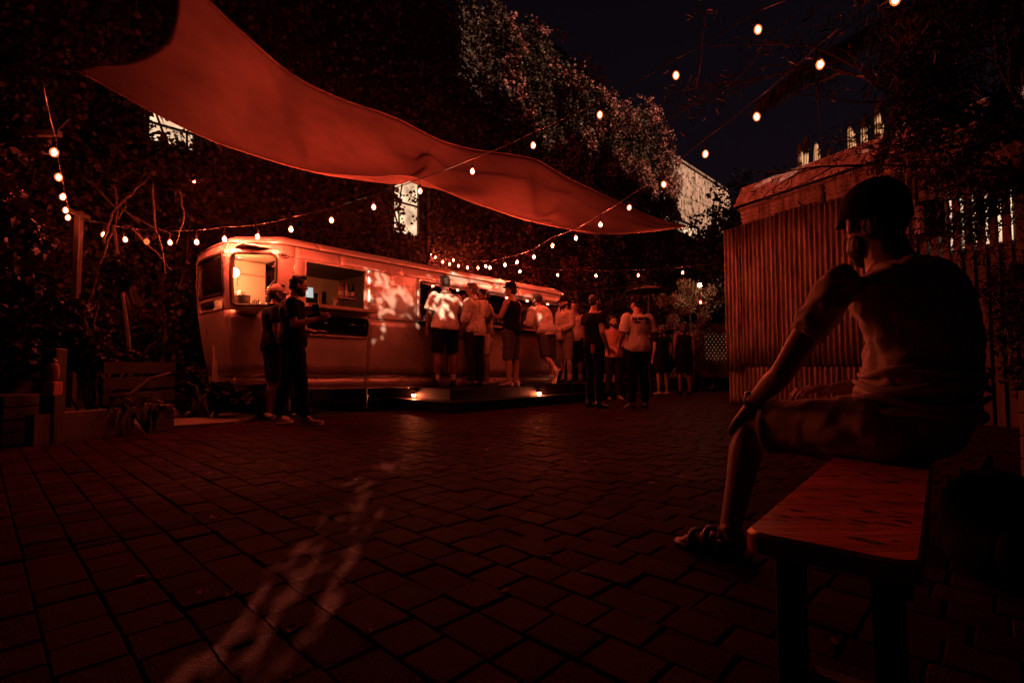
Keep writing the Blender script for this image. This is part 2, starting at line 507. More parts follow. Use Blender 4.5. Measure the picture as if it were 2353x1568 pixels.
poly = [(6.42, 2.28), (-0.06, 2.28), (-0.54, 1.80), (-0.575, 1.13), (-0.54, .467), (0, 0), (6.42, 0)]
rad = [.35, .16, .14, 3.0, .13, .13, .35]
def fillet(poly, rad, n=7):
    out = []
    N = len(poly)
    for i in range(N):
        p0 = np.array(poly[i - 1], float); p = np.array(poly[i], float); p2 = np.array(poly[(i + 1) % N], float)
        d0 = (p0 - p) / np.linalg.norm(p0 - p); d2 = (p2 - p) / np.linalg.norm(p2 - p)
        th = math.acos(max(-1, min(1, float(d0 @ d2))))
        cut = min(rad[i] / math.tan(th / 2), .42 * np.linalg.norm(p0 - p), .42 * np.linalg.norm(p2 - p))
        for k in range(n + 1):
            f = k / n
            out.append((1 - f) ** 2 * (p + d0 * cut) + 2 * f * (1 - f) * p + f * f * (p + d2 * cut))
    return out
OL = fillet(poly, rad)
# start the outline on the far side so that it runs far side > nose > camera side > right end
OL.append(OL[0])
OL = np.array(OL)
seg = np.linalg.norm(np.diff(OL, axis=0), axis=1)
ARC = np.concatenate([[0], np.cumsum(seg)])
i0 = int(np.argmin(np.linalg.norm(OL - np.array([0, 0]), axis=1)))
ARC = ARC - ARC[i0]
A_MIN, A_MAX = ARC[0], ARC[-1]
def ol(a):
    return np.interp(a, ARC, OL[:, 0]), np.interp(a, ARC, OL[:, 1])
ZP = [.38, .60, 1.0, 1.45, 1.9, 2.2, 2.33, 2.40, 2.455, 2.49, 2.515, 2.53, 2.54]
DP = [.05, .04, .015, 0, 0, .012, .03, .065, .14, .26, .50, .85, 1.1]
DN = [.24, .20, .12, .05, .012, .012, .03, .075, .18, .34, .60, .9, 1.1]
def smooth(x): x = max(0, min(1, x)); return x * x * (3 - 2 * x)
def Wp(a, z, off=0.0):
    s, t = ol(a)
    k = smooth((-a - .1) / .6) * (1 - smooth((-a - 2.3) / .6))
    d = np.interp(z, ZP, DP) * (1 - k) + np.interp(z, ZP, DN) * k
    ms, mt = min(max(s, .62), 5.25), 1.14
    L = math.hypot(ms - s, mt - t)
    f = (d - off) / L if L > 1e-6 else 0
    f = min(f, 1)
    return TWt(s + (ms - s) * f, t + (mt - t) * f, z)
def surf_patch(a0, a1, z0, z1, openings=(), gap=.0025, off=0.0, thick=.012, da=.09, dz=.14):
    A = {a0 + gap, a1 - gap}; Z = {z0 + gap, z1 - gap}
    for o in openings:
        for v in o[:2]:
            if a0 < v < a1: A.add(v)
        for v in o[2:]:
            if z0 < v < z1: Z.add(v)
    for v in ARC:
        if a0 + .02 < v < a1 - .02: A.add(float(v))
    for v in ZP:
        if z0 + .02 < v < z1 - .02: Z.add(v)
    def dens(X, d):
        X = sorted(X); out = [X[0]]
        for v in X[1:]:
            n = max(1, int(math.ceil((v - out[-1]) / d)))
            b = out[-1]
            for k in range(1, n + 1): out.append(b + (v - b) * k / n)
        return out
    A = dens(A, da); Z = dens(Z, dz)
    idx = {}; V = []; F = []
    def vid(i, j, lay):
        k = (i, j, lay)
        if k not in idx:
            idx[k] = len(V); V.append(cl(Wp(A[i], Z[j], off - (thick if lay else 0))))
        return idx[k]
    edges = {}
    for i in range(len(A) - 1):
        for j in range(len(Z) - 1):
            ca, cz = (A[i] + A[i + 1]) / 2, (Z[j] + Z[j + 1]) / 2
            if any(o[0] < ca < o[1] and o[2] < cz < o[3] for o in openings): continue
            q = [(i, j), (i + 1, j), (i + 1, j + 1), (i, j + 1)]
            F.append([vid(*p, 0) for p in q])
            if thick: F.append([vid(*p, 1) for p in reversed(q)])
            for k in range(4):
                e = (q[k], q[(k + 1) % 4]); r = (e[1], e[0])
                if r in edges: del edges[r]
                else: edges[e] = 1
    if thick:
        for (p, q) in edges:
            F.append([vid(*q, 0), vid(*p, 0), vid(*p, 1), vid(*q, 1)])
    return V, F
W_CORNER = (-.645, -.055, 1.50, 2.19)
W_FRONT = (-1.83, -.77, 1.655, 2.20)
W_FRONT_LOW = (-1.80, -.80, 1.455, 1.60)
W_FAR = (-2.62, -2.16, 1.46, 2.16)
W_SERVE = (.33, 1.265, 1.55, 2.155)
W_BAR = (2.25, 6.02, 1.50, 2.155)
OPEN = [W_CORNER, W_FRONT, W_FRONT_LOW, W_FAR, W_SERVE, W_BAR]
AE = A_MAX - .02
AS = -2.9
# rows of sheets: skirt, lower wall, middle wall, header, roof edge
def row(name, breaks, z0, z1, m='alu', thick=.012):
    for b0, b1 in zip(breaks[:-1], breaks[1:]):
        V, F = surf_patch(b0, b1, z0, z1, OPEN, thick=thick)
        mesh_obj(name, V, F, M[m], caravan, smooth=True)
row('skirt_panel', [AS, -1.9, -.69, .10, 1.30, 2.6, 4.4, 6.1, 8.7], .385, .545)
row('wall_panel', [AS, -2.07, -.69, .19, 1.31, 2.9, 4.7, 6.1, 8.7], .585, 1.44)
row('wall_panel', [AS, -2.07, -.69, .17, 1.30, 2.22, 4.2, 6.06, 8.7], 1.44, 2.18)
row('header_panel', [AS, -2.07, -.69, .19, .86, 1.95, 3.4, 4.7, 6.06, 8.7], 2.18, 2.33)
row('roof_panel', [AS, -2.07, -.69, .55, 1.72, 3.0, 4.4, 6.06, 8.7], 2.33, 2.54)
V, F = surf_patch(A_MIN + 3.0, AS, .385, 2.54, [], thick=.012, da=.4)
mesh_obj('rear_wall', V, F, M['alu'], caravan, smooth=True)
V, F = surf_patch(AS - 6.0, 8.7, .42, 2.30, OPEN, off=-.022, thick=.035, da=.25)
mesh_obj('inner_wall', V, F, M['lining'], caravan)
def rail(name, a0, a1, z, off, r, m='trim', n=90):
    mb = MB(); mb.tube([cl(Wp(a0 + (a1 - a0) * k / n, z, off)) for k in range(n + 1)], r, 6)
    return mb.obj(name, M[m], caravan, smooth=True)
rail('rub_rail', AS, 8.4, .555, .004, .011)
rail('rub_rail', AS, 8.4, .575, .004, .010, 'alu_dark')
rail('gutter_rail', AS, 8.4, 2.335, .006, .011, 'alu_dark')
rail('belt_rail', 1.33, 8.4, 1.445, .002, .006, 'alu_dark')
rail('skirt_lip', AS, 8.4, .385, .003, .010, 'trim')
# rows of rivets along seams are one part
rv = MB()
for z in (2.20, 2.312, .60):
    for k in range(0, 100):
        a = -.6 + k * .07
        if W_BAR[0] < a < W_BAR[1] and False: continue
        rv.ball(cl(Wp(a, z, .001)), .0042, None, 5, 3)
rv.obj('rivet', M['alu'], caravan, kind='stuff')

def rrect(a0, a1, z0, z1, r, n=6):
    pts = []
    for (cx, cz, b) in ((a1 - r, z1 - r, 0), (a0 + r, z1 - r, 90), (a0 + r, z0 + r, 180), (a1 - r, z0 + r, 270)):
        for k in range(n + 1):
            t = math.radians(b + 90 * k / n)
            pts.append((cx + r * math.cos(t), cz + r * math.sin(t)))
    return pts
def ring(name, a0, a1, z0, z1, r, w, off, m, parent=None):
    base = rrect(a0, a1, z0, z1, r)
    out = []
    for (p, q) in zip(base, base[1:] + base[:1]):
        n = max(1, int(math.hypot(q[0] - p[0], q[1] - p[1]) / .08))
        out += [(p[0] + (q[0] - p[0]) * k / n, p[1] + (q[1] - p[1]) * k / n) for k in range(n)]
    P = [cl(Wp(a, z, off)) for a, z in out]
    mb = MB(); mb.tube(P + [P[0]], w, 6, cap=False)
    return mb.obj(name, M[m], parent or caravan, smooth=True)
def pane(name, a0, a1, z0, z1, off, m, parent):
    V, F = surf_patch(a0, a1, z0, z1, off=off, gap=0, thick=.005)
    return mesh_obj(name, V, F, M[m], parent, smooth=True)
def cwindow(o, r, rubber, w, glassm, label=None):
    f = ring('window', o[0], o[1], o[2], o[3], r, w, .008, rubber)
    if label: f['label'] = label
    pane('pane', o[0] + .004, o[1] - .004, o[2] + .004, o[3] - .004, -.012, glassm, f)
    return f
wc = cwindow(W_CORNER, .09, 'rubber', .017, 'glass', 'brightly lit rounded corner window in the nose')
ring('window_trim', W_CORNER[0] - .022, W_CORNER[1] + .022, W_CORNER[2] - .022, W_CORNER[3] + .022, .11, .008, .004, 'alu', wc)
wf = cwindow(W_FRONT, .07, 'rubber', .018, 'glass_dark', 'dark front window of the nose')
ring('window_trim', W_FRONT[0] - .02, W_FRONT[1] + .02, W_FRONT[2] - .02, W_FRONT[3] + .02, .08, .009, .006, 'trim', wf)
wl_ = cwindow(W_FRONT_LOW, .05, 'alu', .012, 'glass', 'narrow lower front window of the nose')
wfar = cwindow(W_FAR, .06, 'trim', .016, 'glass_dark', 'far corner window of the nose')
# square corners of the openings behind the rounded frames
for o in (W_CORNER, W_FRONT, W_FAR):
    for (a, z, sa, sz) in ((o[0], o[2], 1, 1), (o[1], o[2], -1, 1), (o[0], o[3], 1, -1), (o[1], o[3], -1, -1)):
        n = 5; r = .09; mb = MB()
        P = [cl(Wp(a, z, -.002))] + [cl(Wp(a + sa * r * (1 - math.cos(math.radians(90 * k / n))), z + sz * r * (1 - math.sin(math.radians(90 * k / n))), -.002)) for k in range(n + 1)]
        mb.add(P, [(0, k + 1, k + 2) for k in range(n)])
        mb.obj('corner_plate', M['alu'], caravan)

# oval badge above the hatch seam
bd = MB()
cpt = Wp(.035, 2.175, .012); nrm = (Wp(.035, 2.175, .05) - cpt).normalized()
ta = (Wp(.10, 2.175, .012) - Wp(-.03, 2.175, .012)).normalized(); tz = nrm.cross(ta)
def oval(c, ra, rz, h, n=20):
    V = []
    for hh, k in ((0, 1), (h, 1), (h, .86)):
        V += [c + ta * (ra * k * math.cos(2 * math.pi * i / n)) + tz * (rz * k * math.sin(2 * math.pi * i / n)) + nrm * hh for i in range(n)]
    F = [(j * n + i, j * n + (i + 1) % n, (j + 1) * n + (i + 1) % n, (j + 1) * n + i) for j in range(2) for i in range(n)]
    F.append(tuple(2 * n + i for i in range(n)))
    return [cl(v) for v in V], F
bd.add(*oval(cpt, .068, .036, .008))
badge = bd.obj('badge', M['black'], caravan)
rg = MB(); rg.tube([cl(cpt + ta * (.052 * math.cos(k * math.pi / 10)) + tz * (.024 * math.sin(k * math.pi / 10)) + nrm * .009) for k in range(21)], .003, 5)
rg.obj('badge_rim', M['alu'], badge)

# service hatch: jamb trims, counter board, folded down flap
def bar_between(mb, p, q, w, h, up=Vector((0, 0, 1))):
    p = Vector(p); q = Vector(q); d = (q - p); L = d.length; d.normalize()
    s_ = d.cross(up).normalized(); u_ = s_.cross(d)
    R = Matrix((d, s_, u_)).transposed()
    return mb.box((p + q) / 2, (L, w, h), R)
def jambs(o, m='trim', w=.02):
    a0, a1, z0, z1 = o
    for p, q in (((a0, z0), (a0, z1)), ((a1, z0), (a1, z1)), ((a0, z1), (a1, z1))):
        mb = MB()
        bar_between(mb, cl(Wp(p[0], p[1], .004)), cl(Wp(q[0], q[1], .004)), w, .03, up=I)
        mb.obj('hatch_jamb', M[m], caravan)
jambs(W_SERVE, 'alu', .018)
jambs(W_BAR, 'trim', .024)
hd = MB()
bar_between(hd, cl(TWt(2.25, .07, 2.125)), cl(TWt(6.02, .07, 2.125)), .14, .05)
hd.obj('hatch_header', M['lining_dark'], caravan)
hd = MB()
bar_between(hd, cl(TWt(2.3, -.03, 2.10)), cl(TWt(5.98, -.03, 2.10)), .012, .022)
hd.obj('awning_track', M['trim'], caravan)
cb = MB()
bar_between(cb, cl(TWt(.28, -.10, 1.525)), cl(TWt(1.33, -.10, 1.525)), .30, .045)
cb.obj('hatch_counter', M['counter'], caravan)
cb = MB()
bar_between(cb, cl(TWt(.28, -.02, 1.475)), cl(TWt(1.33, -.02, 1.475)), .03, .035)
cb.obj('counter_bracket', M['trim'], caravan)
flap_o = (.345, 1.315, 1.135, 1.435)
fl = ring('hatch_flap', *flap_o, .075, .016, .022, 'alu')
fl['label'] = 'dark glazed hatch flap folded down below the counter'
pane('pane', flap_o[0] + .01, flap_o[1] - .01, flap_o[2] + .01, flap_o[3] - .01, .018, 'glass_dark', fl)
# bar counter
cb = MB()
bar_between(cb, cl(TWt(2.2, -.02, 1.475)), cl(TWt(6.05, -.02, 1.475)), .42, .05)
cb.obj('bar_counter', M['wood_dark'], caravan)
cb = MB()
bar_between(cb, cl(TWt(2.2, -.225, 1.475)), cl(TWt(6.05, -.225, 1.475)), .014, .03)
cb.obj('counter_edge', M['trim'], caravan)
cb = MB(); cb.box((0, 0, 0), (.10, .004, .15), Matrix.Rotation(math.radians(U_DEG), 3, 'Z'))
nt_ = cb.obj('notice', M['paper'], caravan); nt_.location = cl(TWt(4.62, -.012, 1.33))
# downlights under the header
for s_ in (2.55, 3.1, 3.7, 4.35, 4.95, 5.6):
    mb = MB(); mb.lathe((0, 0, 0), [(.010, 0), (.018, .004), (.018, .03)], 10)
    d = mb.obj('downlight', M['pinlamp'], caravan); d.location = cl(TWt(s_, .015, 2.075))

# interior: floor, ceiling, partition, back wall pieces
def quad_part(name, pts, m, th=.02):
    P = [Vector(p) for p in pts]
    n = (P[1] - P[0]).cross(P[3] - P[0]).normalized() * th
    return mesh_obj(name, [cl(p) for p in P] + [cl(p - n) for p in P], [(0, 1, 2, 3), (7, 6, 5, 4), (0, 4, 5, 1), (1, 5, 6, 2), (2, 6, 7, 3), (3, 7, 4, 0)], M[m], caravan)
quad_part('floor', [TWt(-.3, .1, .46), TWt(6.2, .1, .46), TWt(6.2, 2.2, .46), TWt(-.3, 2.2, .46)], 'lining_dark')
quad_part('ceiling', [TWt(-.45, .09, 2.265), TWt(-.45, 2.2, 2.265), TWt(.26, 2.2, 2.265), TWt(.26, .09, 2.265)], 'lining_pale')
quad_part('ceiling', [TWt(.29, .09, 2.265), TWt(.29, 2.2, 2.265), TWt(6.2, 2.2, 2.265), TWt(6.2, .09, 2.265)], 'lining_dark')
# nose room
quad_part('partition', [TWt(.27, .08, .47), TWt(.27, .58, .47), TWt(.27, .58, 2.26), TWt(.27, .08, 2.26)], 'lining', .02)
quad_part('back_panel', [TWt(-.45, 1.15, .47), TWt(.24, 1.15, .47), TWt(.24, 1.15, 2.25), TWt(-.45, 1.15, 2.25)], 'lining_pale', .02)
quad_part('splash_panel', [TWt(-.15, 1.125, 1.4), TWt(.235, 1.125, 1.4), TWt(.235, 1.125, 1.86), TWt(-.15, 1.125, 1.86)], 'lining_pale', .012)
mb = MB()
bar_between(mb, cl(TWt(-.42, 1.12, 2.05)), cl(TWt(.23, 1.12, 2.05)), .015, .02)
bar_between(mb, cl(TWt(-.16, 1.125, 1.87)), cl(TWt(-.16, 1.125, 2.04)), .012, .012, up=I)
mb.obj('panel_batten', M['lining'], caravan)
quad_part('worktop', [TWt(-.40, .22, 1.42), TWt(.24, .12, 1.42), TWt(.24, 1.12, 1.42), TWt(-.45, 1.12, 1.42)], 'steel', .03)
gl = MB(); gl.ball((0, 0, 0), .060, None, 20, 14)
gp = at(538, 626, 7.02)
globe = gl.obj('globe_lamp', M['globe'], caravan, smooth=True); globe.location = cl(gp)
gs = MB(); gs.tube([(0, 0, .055), (0, 0, 2.25 - gp.z)], .006, 6)
gs.obj('lamp_cord', M['cable'], globe)
# bar room
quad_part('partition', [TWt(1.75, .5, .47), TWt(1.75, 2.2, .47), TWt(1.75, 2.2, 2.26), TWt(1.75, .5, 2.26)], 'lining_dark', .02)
quad_part('back_panel', [TWt(.30, 1.7, .47), TWt(1.74, 1.7, .47), TWt(1.74, 1.7, 2.26), TWt(.30, 1.7, 2.26)], 'lining', .02)
mb = MB()
for p, q in (((.52, 1.3), (.52, 2.0)), ((1.35, 1.3), (1.35, 2.0)), ((.50, 2.0), (1.37, 2.0))):
    bar_between(mb, cl(TWt(p[0], 1.66, p[1])), cl(TWt(q[0], 1.66, q[1])), .05, .05, up=I)
mb.obj('back_window_frame', M['lining'], caravan)
quad_part('back_window', [TWt(.53, 1.675, 1.3), TWt(1.34, 1.675, 1.3), TWt(1.34, 1.675, 1.99), TWt(.53, 1.675, 1.99)], 'black', .008)
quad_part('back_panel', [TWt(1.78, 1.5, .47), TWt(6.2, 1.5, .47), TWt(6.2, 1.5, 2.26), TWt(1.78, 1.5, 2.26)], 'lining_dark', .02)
for z in (1.42, 1.70):
    mb = MB(); bar_between(mb, cl(TWt(1.85, 1.36, z)), cl(TWt(6.1, 1.36, z)), .24, .025); mb.obj('bottle_shelf', M['wood_dark'], caravan)
mb = MB(); bar_between(mb, cl(TWt(.98, .36, 1.745)), cl(TWt(1.27, .36, 1.745)), .22, .02)
sh = mb.obj('shelf', M['lining'], caravan)
mb = MB(); mb.add([cl(TWt(1.0, .30, 1.735)), cl(TWt(1.0, .46, 1.735)), cl(TWt(1.0, .46, 1.56)), cl(TWt(1.02, .30, 1.735)), cl(TWt(1.02, .46, 1.735)), cl(TWt(1.02, .46, 1.56))], [(0, 1, 2), (5, 4, 3), (0, 3, 4, 1), (1, 4, 5, 2), (2, 5, 3, 0)])
mb.obj('shelf_bracket', M['lining'], sh)
# under the caravan: wheels and a stand
for s_ in (3.2, 4.05):
    mb = MB(); mb.lathe((0, 0, 0), [(.10, -.09), (.31, -.09), (.335, -.05), (.335, .05), (.31, .09), (.10, .09)], 24)
    w_ = mb.obj('wheel', M['rubber'], caravan, smooth=True)
    w_.rotation_euler = (math.pi / 2, 0, math.radians(U_DEG)); w_.location = cl(TW(s_, .45, .335))
for s_, t_ in ((.35, .5), (1.6, .5), (6.0, .4), (-.1, 1.4)):
    mb = MB(); mb.lathe((0, 0, 0), [(.11, 0), (.11, .02), (.03, .05), (.03, .36), (.06, .37), (.06, .46)], 10)
    j_ = mb.obj('jack_stand', M['alu_dark'], caravan); j_.location = cl(TW(s_, t_, 0))
mb = MB()
for t_ in (.35, 1.9):
    bar_between(mb, cl(TWt(-.2, t_, .42)), cl(TWt(6.2, t_, .42)), .06, .09)
mb.obj('chassis', M['black'], caravan)

# ------------------------------------------------------------------ timber platform with two treads in front of the bar
plat = thing('platform', 'low two step black timber platform in front of the caravan bar', 'platform', TW(2.1, -1.12, 0), 0)
PO = TW(2.1, -1.12, 0)
def pbox(name, s0, s1, t0, t1, z0, z1, m):
    V = [TW(s, t, z) - PO for z in (z0, z1) for t in (t0, t1) for s in (s0, s1)]
    F = [(0, 1, 3, 2), (4, 6, 7, 5), (0, 4, 5, 1), (2, 3, 7, 6), (0, 2, 6, 4), (1, 5, 7, 3)]
    return mesh_obj(name, V, F, M[m], plat)
S1 = 6.9
pbox('lower_base', 2.02, S1, -1.08, .75, 0.0, .135, 'tarred')
for k in range(2):
    pbox('lower_tread', 2.0, S1, -1.11 + k * .142, -1.11 + k * .142 + .138, .137, .167, 'tarred')
pbox('side_tread', 2.0, 2.24, -.822, .75, .137, .167, 'tarred')
pbox('upper_base', 2.27, S1, -.80, .75, .169, .315, 'tarred')
for k in range(9):
    pbox('deck_board', 2.25, S1, -.83 + k * .142, -.83 + k * .142 + .138, .317, .347, 'tarred')
def step_light(s, t, z, nx):
    mb = MB(); mb.ball((0, 0, 0), (.026, .026, .026), None, 12, 8)
    l = mb.obj('step_light', M['steplamp'], plat); l.location = TW(s, t, z) - PO
    mb = MB(); mb.lathe((0, 0, .012), [(.034, 0), (.034, .035), (.01, .045)], 12)
    mb.obj('light_hood', M['black'], l)
step_light(2.215, .06, .225, 0)
step_light(4.31, -.845, .205, 0)

# ------------------------------------------------------------------ the long barn behind the caravan, covered by climbers
barn = thing('barn', 'long tall barn with weathered sheet walls half hidden under climbing plants', 'barn', TW(0, 3.4, 0), 0)
BO = TW(0, 3.4, 0)
BT = 10.1
def bpt(s, t, z): return TW(s, 3.4 + t, z) - BO
LITW = [(-.90, -.18, 4.50, 5.15), (3.95, 4.72, 3.85, 5.30)]
def wall_grid(s0, s1, z0, z1, holes):
    A = sorted({s0, s1, *[v for h in holes for v in h[:2]]}); Z = sorted({z0, z1, *[v for h in holes for v in h[2:]]})
    V = []; F = []
    for i in range(len(A) - 1):
        for j in range(len(Z) - 1):
            ca, cz = (A[i] + A[i + 1]) / 2, (Z[j] + Z[j + 1]) / 2
            if any(h[0] < ca < h[1] and h[2] < cz < h[3] for h in holes): continue
            n = len(V)
            for t in (0, .25):
                V += [bpt(A[i], t, Z[j]), bpt(A[i + 1], t, Z[j]), bpt(A[i + 1], t, Z[j + 1]), bpt(A[i], t, Z[j + 1])]
            F += [(n, n + 1, n + 2, n + 3), (n + 7, n + 6, n + 5, n + 4)] + [(n + k, n + 4 + k, n + 4 + (k + 1) % 4, n + (k + 1) % 4) for k in range(4)]
    return V, F
V, F = wall_grid(-16, 15.5, 0, BT, LITW)
mesh_obj('wall', V, F, M['brick'], barn)
# the bare far end: corrugated sheets of its own
def corr(n, L, z0, z1, amp=.03, pitch=.15, sub=6, wob=0.0):
    """profile points along a sheet: list of (x, y)"""
    return None
k = 0
for i in range(12):
    s0 = 15.5 + i * .8; s1 = s0 + .795
    V = []; F = []
    nseg = 24
    zz = BT + random.uniform(-.04, .06)
    for q in range(nseg + 1):
        s_ = s0 + (s1 - s0) * q / nseg
        t_ = -.03 - .03 * math.cos(q / nseg * 2 * math.pi * 4)
        V += [bpt(s_, t_, 3.0), bpt(s_, t_, 6.75), bpt(s_, t_, 7.35), bpt(s_, t_, zz)]
    for q in range(nseg):
        a = q * 4
        F += [(a, a + 4, a + 5, a + 1), (a + 2, a + 6, a + 7, a + 3)]
        if not (2 <= i <= 6): F.append((a + 1, a + 5, a + 6, a + 2))
    mesh_obj('wall_sheet', V, F, M['barn'], barn)
V, F = wall_grid(15.5, 25.1, 0, BT - .1, [(17.0, 21.2, 6.8, 7.3)])
V = [v + I * .06 for v in V]
mesh_obj('wall', V, F, M['brick'], barn)
for i in range(5):
    s0 = 17.05 + i * .83
    w = mesh_obj('window', [bpt(s0, .1, 6.82), bpt(s0 + .74, .1, 6.82), bpt(s0 + .74, .1, 7.28), bpt(s0, .1, 7.28), bpt(s0, .14, 6.82), bpt(s0 + .74, .14, 6.82), bpt(s0 + .74, .14, 7.28), bpt(s0, .14, 7.28)],
                 [(0, 1, 2, 3), (7, 6, 5, 4), (0, 4, 5, 1), (1, 5, 6, 2), (2, 6, 7, 3), (3, 7, 4, 0)], M['lit_pane'], barn)
V = [bpt(a, b, z) for a, b, z in ((-16, -.12, BT), (25.2, -.12, BT), (25.2, .5, BT + .12), (-16, .5, BT + .12), (-16, -.12, BT - .1), (25.2, -.12, BT - .1), (25.2, .5, BT), (-16, .5, BT))]
mesh_obj('roof_edge', V, [(0, 1, 2, 3), (7, 6, 5, 4), (0, 4, 5, 1), (1, 5, 6, 2), (2, 6, 7, 3), (3, 7, 4, 0)], M['barn'], barn)
for h in LITW:
    s0, s1, z0, z1 = h
    w = MB()
    for p, q in (((s0, z0), (s0, z1)), ((s1, z0), (s1, z1)), ((s0, z1), (s1, z1)), ((s0, z0), (s1, z0))):
        bar_between(w, bpt(p[0], .02, p[1]), bpt(q[0], .02, q[1]), .07, .07, up=I)
    fr = w.obj('window', M['wood_dark'], barn)
    w = MB()
    zm = z0 + (z1 - z0) * .55
    bar_between(w, bpt(s0, .06, zm), bpt(s1, .06, zm), .04, .04, up=I)
    w.obj('glazing_bar', M['wood_dark'], fr)
    w = MB(); w.add([bpt(s0, .10, z0), bpt(s1, .10, z0), bpt(s1, .10, z1), bpt(s0, .10, z1), bpt(s0, .12, z0), bpt(s1, .12, z0), bpt(s1, .12, z1), bpt(s0, .12, z1)], [(0, 1, 2, 3), (7, 6, 5, 4), (0, 4, 5, 1), (1, 5, 6, 2), (2, 6, 7, 3), (3, 7, 4, 0)])
    w.obj('pane', M['lit_pane'], fr)
# down pipe beside the right hand lit window
dp = MB(); dp.tube([bpt(4.95, -.06, 2.4), bpt(4.95, -.06, 6.5)], .05, 8); dp.obj('drainpipe', M['wood'], barn)

# ------------------------------------------------------------------ leaves
def leaves(name, C, size, m, parent=None, kind=None, out=None, asp=.42, bias=0.6, droop=.3):
    """C: n x 3 array of leaf places; each leaf is a folded rhombus of two faces"""
    C = np.asarray(C, float); n = len(C)
    d = rng.normal(size=(n, 3)); d[:, 2] -= droop
    d /= np.linalg.norm(d, axis=1, keepdims=True)
    nn = rng.normal(size=(n, 3))
    if out is not None: nn += np.asarray(out) * bias * 3
    nn[:, 2] += .4
    nn -= d * np.sum(nn * d, axis=1, keepdims=True)
    nn /= np.linalg.norm(nn, axis=1, keepdims=True)
    w = np.cross(d, nn)
    sz = size * rng.uniform(.6, 1.35, size=(n, 1))
    a = C; tip = C + d * sz
    mid = C + d * sz * .45
    l = mid + w * sz * asp + nn * sz * .12
    r = mid - w * sz * asp + nn * sz * .12
    V = np.stack([a, l, tip, r], axis=1).reshape(-1, 3)
    me = bpy.data.meshes.new(name)
    me.vertices.add(4 * n); me.vertices.foreach_set('co', V.astype(np.float32).ravel())
    idx = np.arange(n)[:, None] * 4
    T = np.concatenate([idx + np.array([[0, 1, 2]]), idx + np.array([[0, 2, 3]])], axis=1).reshape(-1)
    me.loops.add(6 * n); me.loops.foreach_set('vertex_index', T.astype(np.int32))
    me.polygons.add(2 * n)
    me.polygons.foreach_set('loop_start', (np.arange(2 * n) * 3).astype(np.int32))
    me.update(calc_edges=True)
    me.materials.append(m)
    o = bpy.data.objects.new(name, me)
    link(o, parent)
    if kind: o['kind'] = kind
    return o
def clumps(centers, radii, per, shell=.55):
    """leaf places in the outer shell of many small clumps"""
    out = []
    for c, r in zip(centers, radii):
        k = int(per * (r / .4) ** 2)
        v = rng.normal(size=(k, 3)); v /= np.linalg.norm(v, axis=1, keepdims=True)
        v *= (rng.uniform(shell ** 3, 1, size=(k, 1))) ** (1 / 3)
        out.append(np.asarray(c) + v * np.asarray(r))
    return np.concatenate(out)
def sheet_noise(s, z, f, seed):
    return noise.fractal(Vector((s * f + seed, z * f, seed * 1.7)), 1.0, 2.0, 4)

# skyline of the climbers along the barn (s, top)
SKY_S = [-16, -6, 0, 4.0, 5.5, 7.5, 9.5, 11.0, 12.3, 13.2, 14.6, 16.0, 17.2, 17.9]
SKY_Z = [9.2, 9.8, 10.3, 10.7, 10.6, 11.0, 11.2, 11.1, 10.9, 10.2, 11.0, 11.2, 10.2, 8.8]
def climber(name, label, s0, s1, n, size, m, seed, zlo, accept, cat='climbing plant', mstem=True):
    t = thing(name, label, cat, TW((s0 + s1) / 2, 3.3, 0))
    o0 = TW((s0 + s1) / 2, 3.3, 0)
    pts = []
    while len(pts) < n:
        s = random.uniform(s0, s1)
        top = np.interp(s, SKY_S, SKY_Z) + .45 * sheet_noise(s, 0, .8, seed)
        z = random.uniform(zlo, top)
        th = .25 + .55 * max(0, sheet_noise(s, z, .55, seed) + .45)
        e = min(1, (top - z) / 1.0)
        if not accept(s, z): continue
        d = random.random() ** .5 * th * (.35 + .65 * e)
        hole = sheet_noise(s, z, 1.3, seed + 9)
        if hole < -.42 and random.random() < .8: continue
        if any(h[0] < s < h[1] and h[2] < z < h[3] for h in LITW):
            hh = [h for h in LITW if h[0] < s < h[1] and h[2] < z < h[3]][0]
            f = (z - hh[2]) / (hh[3] - hh[2])
            if random.random() < .78 - .35 * f or sheet_noise(s, z, 3.0, 3) < -.06: continue
            d *= .3
        pts.append(TW(s, 3.36 - d, z) - o0)
    leaves('leaf', np.array([tuple(p) for p in pts]), size, m, t, 'stuff', out=-np.array(I), bias=.35)
    if mstem:
        st = MB()
        for k in range(int((s1 - s0) * 1.6)):
            s = random.uniform(s0, s1); P = []
            z = zlo * random.uniform(0, .3)
            while z < np.interp(s, SKY_S, SKY_Z) - .6:
                P.append(TW(s, 3.30 + random.uniform(-.06, .04), z) - o0); s += random.uniform(-.16, .16); z += .35
            if len(P) > 2: st.tube(P, [.03 * (1 - .7 * i / len(P)) for i in range(len(P))], 5)
        st.obj('stem', M['bark'], t)
    return t
climber('ivy', 'dark ivy covering the barn wall around the lit windows behind the caravan', -11, 7.5, 60000, .10, M['leaf_ivy'], 1.0, 1.2, lambda s, z: True)
climber('bougainvillea', 'tall flowering bougainvillea spilling over the barn roof to the right of the sail', 6.8, 18.2, 100000, .095, M['leaf_ivy'], 4.0, 1.0, lambda s, z: s < 16.6 or random.random() < .75)
